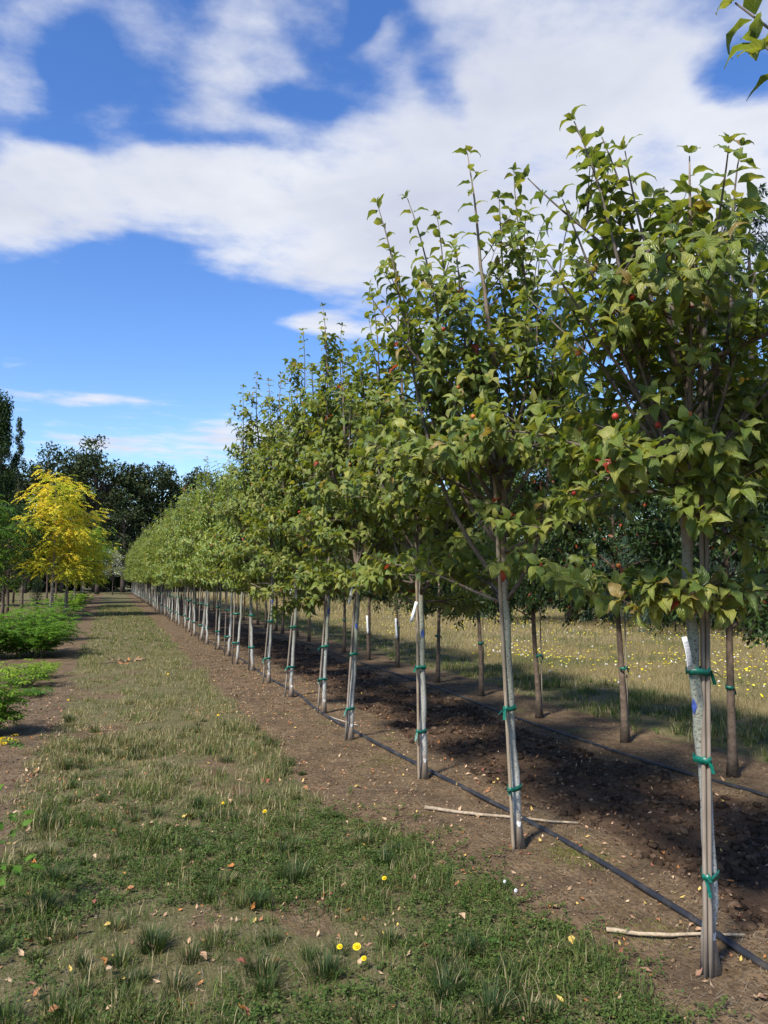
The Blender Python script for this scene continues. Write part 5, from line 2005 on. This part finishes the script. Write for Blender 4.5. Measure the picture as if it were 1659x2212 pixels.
for a in ((632, 1905, 1.15, 'biggest dark grass tussock, alone in the middle of the near path'), (560, 1960, .8, 'dark tussock just below the biggest one'), (100, 1790, 1.1, 'tussock at the bark edge of the path below the yellow leaf clump'),
          (120, 1905, 1.0, 'dark blue-green tussock at the bark edge beside the sapling'), (95, 1975, .9, 'small dark tussock among brown leaves near the corner'), (140, 1660, .95, 'tussock at the bark edge halfway up the path'),
          (150, 1560, .9, 'tussock marking the bark edge beside a yellow dandelion'), (430, 1745, .8, 'tussock beside the bare patch of the path'), (1010, 2060, .9, 'tussock in weeds close to the soil edge'),
          (960, 2150, .9, 'tussock near the bottom edge of the picture'), (330, 2050, .9, 'tussock among fallen leaves in the near path'), (830, 1870, .9, 'tussock beside the soil edge below the long stick'),
          (700, 2110, .9, 'tussock beside the three dandelions'), (1060, 2190, 1.0, 'tussock touching the bottom edge by the bare soil')):
    tussock(*a)


# dandelions on the path
def dandelion(px, py, r, label, puff=False, stem=.05):
    c = ray_ground(px, py + 12)
    root = thing('dandelion_clock' if puff else 'dandelion', label, 'flower', (c[0], c[1], hgt(c[0], c[1])), 0, 'dandelions in the grass path')
    tb = Tubes()
    tip = np.array([.004, -.004, stem])
    tb.add(np.array([[0, 0, -.01], tip * .5 + [.003, 0, 0], tip]), .0013, 4, col=(.10, .13, .04))
    link('stem', tb.mesh('stem', M_TWIG), root)
    V, F, C = [], [], []
    rng = np.random.default_rng(int(px))
    nn = nrm(np.array([-.25, -.45, .85]))
    a0 = nrm(np.cross(nn, [0, 0, 1.0]))
    b0 = np.cross(nn, a0)
    for layer, (rr, el, m_) in enumerate(((1, .15, 14), (.75, .5, 11), (.45, .9, 8)) if not puff else ((1, -.5, 12), (1, .1, 14), (.9, .7, 12), (.6, 1.3, 6))):
        for q in range(m_):
            a = q * 2 * math.pi / m_ + layer * .3
            o = a0 * math.cos(a) + b0 * math.sin(a)
            d = nrm(o * math.cos(el) + nn * math.sin(el))
            s = np.cross(d, nn) * r * .17
            m0 = len(V)
            p = tip + nn * .002 * layer
            V += [p - s * .3, p + s * .3, p + d * r * rr + s, p + d * r * rr - s]
            F.append((m0, m0 + 1, m0 + 2, m0 + 3))
            cc = (.62, .62, .60) if puff else ((.74, .47, .008) if layer else (.74, .55, .015))
            C += [cc] * 4
    link('flower_head', mk_mesh('flower_head', np.array(V), [np.array(F)], M_FLOWER, col=np.array(C), smooth=False), root)


for a in ((768, 2062, .017, 'largest dandelion of the three blooming close together near the bottom', False), (731, 2062, .012, 'small dandelion beside the largest of the three near the bottom', False), (783, 2087, .011, 'half-closed dandelion just below the other two near the bottom', False),
          (570, 1757, .014, 'single dandelion in the green grass beside the bare patch', False), (828, 1908, .012, 'drooping pale yellow flower in weeds near the soil edge', False), (147, 1507, .013, 'dandelion at the bark edge of the path', False),
          (480, 1740, .010, 'tiny dandelion up the path', False), (470, 1543, .013, 'distant dandelion near the dogwood soil strip', False), (362, 1452, .016, 'far small dandelion on the path', False),
          (1112, 1936, .008, 'white seed head on a dark stalk beside the soil edge', True), (1088, 1912, .007, 'white seed head just behind another in the grass edge', True)):
    dandelion(*a)
# broad weed rosette
c = ray_ground(1062, 2040)
rng = np.random.default_rng(3)
V, F, U, C = join_parts([scatter(leaf_template(3, 5, width=.5, bend=.9, fold=.1, wave=.06), np.tile([0, 0, .015], (6, 1)), frames(np.array([[math.cos(a), math.sin(a), .5] for a in np.arange(6) * 1.05]), np.tile([0, 0, 1.0], (6, 1))), rng.uniform(.05, .075, 6), np.tile((.10, .21, .04), (6, 1)))])
tag(link('broadleaf_weed', mk_mesh('broadleaf_weed', V, F, M_LEAF, col=C, uv=U), loc=(c[0], c[1], hgt(c[0], c[1]))), 'bright green broad-leaved weed in the near grass beside an orange leaf', 'weed')

# ------------------------------------------------------------------ tilled soil clods and stones
rng = np.random.default_rng(700)
ICO_V = []
ph = (1 + 5 ** .5) / 2
ICO_V = nrm(np.array([(-1, ph, 0), (1, ph, 0), (-1, -ph, 0), (1, -ph, 0), (0, -1, ph), (0, 1, ph), (0, -1, -ph), (0, 1, -ph), (ph, 0, -1), (ph, 0, 1), (-ph, 0, -1), (-ph, 0, 1)], float))
ICO_F = np.array([(0, 11, 5), (0, 5, 1), (0, 1, 7), (0, 7, 10), (0, 10, 11), (1, 5, 9), (5, 11, 4), (11, 10, 2), (10, 7, 6), (7, 1, 8), (3, 9, 4), (3, 4, 2), (3, 2, 6), (3, 6, 8), (3, 8, 9), (4, 9, 5), (2, 4, 11), (6, 2, 10), (8, 6, 7), (9, 8, 1)])


OCT_V = np.array([(1, 0, 0), (0, 1, 0), (-1, 0, 0), (0, -1, 0), (0, 0, 1), (0, 0, -1)], float)
OCT_F = np.array([(0, 1, 4), (1, 2, 4), (2, 3, 4), (3, 0, 4), (1, 0, 5), (2, 1, 5), (3, 2, 5), (0, 3, 5)])


def clods(n, xr, yr, wgt, sr, pal, name, seed):
    SV, SF = (ICO_V, ICO_F) if 'clod' in name and yr[0] < 9 else (OCT_V, OCT_F)
    nv_ = len(SV)
    rng = np.random.default_rng(seed)
    x, y = rng.uniform(*xr, n), rng.uniform(*yr, n)
    k_ = rng.random(n) < wgt(x, y)
    x, y = x[k_], y[k_]
    n = len(x)
    s = sr[0] * (sr[1] / sr[0]) ** (rng.random(n) ** 2.6)
    z = height(x, y) + s * .15
    sh = SV[None] * (1 + .95 * (rng.random((n, nv_, 1)) - .5)) * rng.uniform(.6, 1.4, (n, 1, 3)) * np.array([1, 1, .7])
    V = sh * s[:, None, None] + np.stack([x, y, z], -1)[:, None]
    F = SF[None] + (np.arange(n) * nv_)[:, None, None]
    c = np.array(pal)[rng.integers(0, len(pal), n)] * (1 + .15 * rng.normal(0, 1, (n, 1)))
    link(name, mk_mesh(name, V.reshape(-1, 3), [F.reshape(-1, 3)], M_CLOD, col=np.repeat(np.clip(c, .01, 1), nv_, 0), smooth=False), kind='stuff')


TP = [(.060, .038, .024), (.082, .052, .033), (.042, .027, .018), (.104, .068, .044)]
SP = [(.150, .098, .055), (.185, .126, .074), (.105, .068, .040), (.235, .168, .105)]
clods(9000, (2.7, 4.35), (2.6, 9), lambda x, y: zones(x, y)[1], (.004, .036), TP, 'soil_clods', 1)
clods(5000, (2.7, 4.35), (9, 22), lambda x, y: zones(x, y)[1], (.010, .045), TP, 'soil_clods', 2)
clods(17000, (1.4, 2.95), (2.4, 9), lambda x, y: (1 - zones(x, y)[0]) * .8, (.002, .012), SP, 'soil_crumbs', 3)
clods(2500, (4.1, 5.2), (3.5, 12), lambda x, y: .7 + 0 * x, (.004, .018), SP, 'soil_crumbs', 4)
clods(3500, (1.4, 2.9), (9, 22), lambda x, y: (1 - zones(x, y)[0]) * .8, (.008, .028), SP, 'soil_crumbs', 6)
clods(3000, (-2.4, -.4), (3.4, 12), lambda x, y: .7 + 0 * x, (.005, .02), [(.12, .085, .06), (.17, .12, .085), (.09, .062, .045)], 'bark_crumbs', 5)


# ------------------------------------------------------------------ hoses and sticks
def smooth_path(pts, n):
    pts = np.asarray(pts, float)
    t = np.concatenate([[0], np.cumsum(np.linalg.norm(np.diff(pts, axis=0), axis=1))])
    tt = np.linspace(0, t[-1], n)
    m_ = np.gradient(pts, t, axis=0)
    out = np.zeros((n, pts.shape[1]))
    idx = np.clip(np.searchsorted(t, tt) - 1, 0, len(t) - 2)
    h = t[idx + 1] - t[idx]
    s = (tt - t[idx]) / h
    for d in range(pts.shape[1]):
        p0, p1, m0, m1 = pts[idx, d], pts[idx + 1, d], m_[idx, d] * h, m_[idx + 1, d] * h
        out[:, d] = (2 * s ** 3 - 3 * s ** 2 + 1) * p0 + (s ** 3 - 2 * s ** 2 + s) * m0 + (-2 * s ** 3 + 3 * s ** 2) * p1 + (s ** 3 - s ** 2) * m1
    return out


def hose(pts, r, label, name='drip_hose'):
    P = smooth_path(pts, 260)
    z = height(P[:, 0], P[:, 1])
    z = np.convolve(np.pad(z, 4, mode='edge'), np.ones(9) / 9, 'valid')
    P3 = np.concatenate([P, (z + r * .8)[:, None]], 1)
    tb = Tubes()
    tb.add(P3, r, 9)
    tag(link(name, tb.mesh(name, M_HOSE)), label, 'hose', 'black drip hoses along the tree rows')


hose([(2.45, -1.0), (2.50, 1.2), (2.51, 2.61), (2.545, 3.06), (2.575, 4.09), (2.55, 4.81), (2.47, 6.05), (2.38, 7.84), (2.34, 9.2), (2.42, 10.55), (2.36, 12.5), (2.42, 15), (2.34, 19), (2.4, 25), (2.35, 34), (2.4, 50)], .0165, 'black drip hose snaking along the foot of the dogwood row')
hose([(4.45, 0.5), (4.46, 3.2), (4.44, 4.52), (4.36, 5.17), (4.29, 6.68), (4.31, 8.0), (4.36, 9.44), (4.44, 11.4), (4.39, 13.41), (4.45, 17), (4.4, 24), (4.45, 36)], .0145, 'dusty drip hose along the second tree row beyond the tilled soil')


def stick(p0, p1, r, label, bend=.03, col=(.33, .26, .18), kids=()):
    a, b = ray_ground(*p0), ray_ground(*p1)
    n = 14
    f = np.linspace(0, 1, n)[:, None]
    P = a * (1 - f) + b * f
    sd = nrm(np.cross(b - a, [0, 0, 1.0]))
    rng = np.random.default_rng(int(p0[0]))
    P = P + sd * (bend * np.sin(f * math.pi) + rng.normal(0, .006, (n, 1)).cumsum(0) * .6)
    P[:, 2] = np.maximum(height(P[:, 0], P[:, 1]) + r * .7, 0.0) + .004
    P[:, 2] = np.convolve(np.pad(P[:, 2], 2, mode='edge'), np.ones(5) / 5, 'valid') + .004
    tb = Tubes()
    tb.add(P, np.linspace(r * 1.15, r * .55, n), 7, col=col, rough=.25, rng=rng)
    tag(link('stick', tb.mesh('stick', M_TWIG)), label, 'stick', 'fallen sticks')


stick((918, 1750), (1250, 1781), .011, 'long pale stick lying behind the foot of the second dogwood', .03)
stick((1310, 2014), (1610, 2026), .009, 'thin pale stick lying across behind the foot of the closest dogwood', .015, (.38, .30, .20))
stick((690, 1541), (770, 1568), .007, 'small bleached stick beside the fourth dogwood', .03, (.42, .36, .29))
stick((165, 1437), (322, 1425), .011, 'thin dark fallen branch with withered leaves lying across the grass path', .06, (.13, .095, .07))

# ------------------------------------------------------------------ fallen leaves
rng = np.random.default_rng(900)
DRY = [((.40, .25, .145), 'tan'), ((.34, .155, .07), 'rusty brown'), ((.47, .33, .20), 'pale buff'), ((.42, .17, .05), 'orange brown'), ((.52, .37, .10), 'yellow ochre'), ((.26, .15, .095), 'dark brown'), ((.24, .085, .055), 'dull red')]
DRY_P = [.3, .17, .22, .10, .07, .11, .03]
dry_meshes = {}
for ci, (c, _) in enumerate(DRY):
    for sh in range(3):
        V, Q, U = leaf_template(3, 5, width=[.5, .62, .44][sh], bend=[-.9, .7, -1.6][sh], fold=[.7, .35, .9][sh], wave=.07)
        V = V - V.mean(0)
        V[:, 2] -= V[:, 2].min()
        dry_meshes[(ci, sh)] = mk_mesh('fallen_leaf', V, [Q], M_DRY, col=np.tile(c, (len(V), 1)), uv=U)


seen = {}


def where(x, y):
    g, t, m_ = zones(np.array([x]), np.array([y]))
    b = min(range(1, 12), key=lambda i: abs(ROW1[i][1] - y))
    nth = ['', 'closest', 'second', 'third', 'fourth', 'fifth', 'sixth', 'seventh', 'eighth', 'ninth', 'tenth', 'eleventh'][b]
    if t[0] > .5:
        return 'on dark tilled soil level with the %s dogwood' % nth
    if x > 4.1:
        return 'beyond the second hose, level with the %s dogwood' % nth
    if x > 2.5:
        return 'on the soil behind the %s dogwood near the hose' % nth
    if x > 1.5:
        return 'on the bare soil in front of the %s dogwood' % nth
    if x < -.4:
        return 'among the bark and straw beside the grass path'
    far = 'the near end of' if y < 3.6 else 'the middle of' if y < 6 else 'further up'
    return 'in %s grass, %s the dogwoods' % ({'the near end of': 'the nearest', 'the middle of': 'middle', 'further up': 'the farther'}[far], 'towards' if x > .6 else 'away from')


spots = []
fixed = [(498, 1885, 3), (280, 1930, 1), (500, 2050, 2), (965, 2128, 4), (1235, 2037, 4), (920, 2060, 3), (575, 2085, 0), (222, 2095, 3), (240, 2110, 2), (120, 2198, 1), (525, 2195, 2), (325, 2060, 0), (380, 2120, 3), (1105, 1995, 1), (1120, 2005, 3), (700, 1945, 3), (745, 1925, 0), (600, 1815, 1), (1160, 2180, 2), (1000, 1990, 2),
         (1200, 1960, 0), (855, 1810, 0), (410, 1772, 3), (405, 1955, 1), (60, 2050, 3), (45, 2075, 2), (1560, 1690, 0), (1575, 1900, 3), (1450, 1870, 2), (1220, 1990, 2), (1395, 2100, 0), (1510, 2110, 2), (1590, 1960, 1), (1330, 2170, 0), (1630, 2160, 2), (80, 2160, 0)]
for px, py, ci in fixed:
    p = ray_ground(px, py)
    spots.append((p[0], p[1], ci, .05 if py > 1900 else .06))
while len(spots) < 290:
    u = rng.random()
    if u < .27:
        x, y = rng.uniform(-.6, 1.5), 2.3 + 5.5 * rng.random() ** 1.6
    elif u < .52:
        x, y = rng.uniform(1.4, 2.9), 2.4 + 7 * rng.random() ** 1.5
    elif u < .84:
        x, y = rng.uniform(2.7, 4.3), 2.5 + 7 * rng.random() ** 1.3
    else:
        x, y = rng.uniform(-1.2, -.4), rng.uniform(3.3, 9)
    px, py, d = project((x, y, 0))
    if not (0 < px < 1659 and py < 2205):
        continue
    spots.append((x, y, rng.choice(7, p=DRY_P), rng.uniform(.028, .052)))
for x, y, ci, s in spots:
    for _ in range(40):                      # no two look-alikes in the same spot
        sh = int(rng.integers(3))
        lab = ('curled ', 'flat ', 'tightly rolled ')[sh] + DRY[int(ci)][1] + ' fallen leaf ' + where(x, y)
        if lab not in seen:
            break
        ci = rng.choice(7, p=[.2, .17, .2, .12, .1, .13, .08])
    seen[lab] = 1
    o = link('fallen_leaf', dry_meshes[(int(ci), sh)])
    g = zones(np.array([x]), np.array([y]))[0][0]
    o.location = (x, y, hgt(x, y) + .004 + (.018 * g if x < 1.6 else 0))
    o.rotation_euler = (rng.normal(0, .25), rng.normal(0, .25), rng.random() * 6.28)
    o.scale = (s, s, s)
    tag(o, lab, 'fallen leaf', 'fallen leaves on the ground')


def litter(n, xr, yr, sr, name, seed, wgt=None):
    rng = np.random.default_rng(seed)
    x, y = rng.uniform(*xr, n), rng.uniform(*yr, n)
    if wgt is not None:
        k_ = rng.random(n) < wgt(x, y)
        x, y = x[k_], y[k_]
    n = len(x)
    tm = leaf_template(2, 3, width=.55, bend=-.8, fold=0, wave=0)
    az = rng.random(n) * 6.28
    d = np.stack([np.cos(az), np.sin(az), rng.normal(0, .25, n)], -1)
    up = nrm(np.stack([rng.normal(0, .3, n), rng.normal(0, .3, n), np.ones(n)], -1))
    c = np.array([q[0] for q in DRY])[rng.choice(7, n, p=DRY_P)] * (1 + .15 * rng.normal(0, 1, (n, 1)))
    pos = np.stack([x, y, height(x, y) + .006], -1)
    V, F, U, C = join_parts([scatter(tm, pos, frames(d, up), rng.uniform(*sr, n), np.clip(c, .01, 1))])
    link(name, mk_mesh(name, V, F, M_DRY, col=C, uv=U), kind='stuff')


print('leaves', [len(t.pos) for t in near_trees], 'tris', sum(len(m.polygons) for m in bpy.data.meshes))
litter(3200, (1.4, 4.4), (2.4, 14), (.012, .038), 'leaf_litter', 1)
litter(900, (-2.2, -.4), (3.2, 12), (.02, .05), 'leaf_litter', 2)
litter(7000, (-.6, 1.6), (2.3, 10), (.014, .036), 'leaf_litter', 3, lambda x, y: .08 + .7 * sst(.52, .68, fbm(x * 1.4, y * 1.2, 77, 4)))
litter(40, (-.05, .6), (15.2, 16.2), (.06, .12), 'withered_leaves', 4)
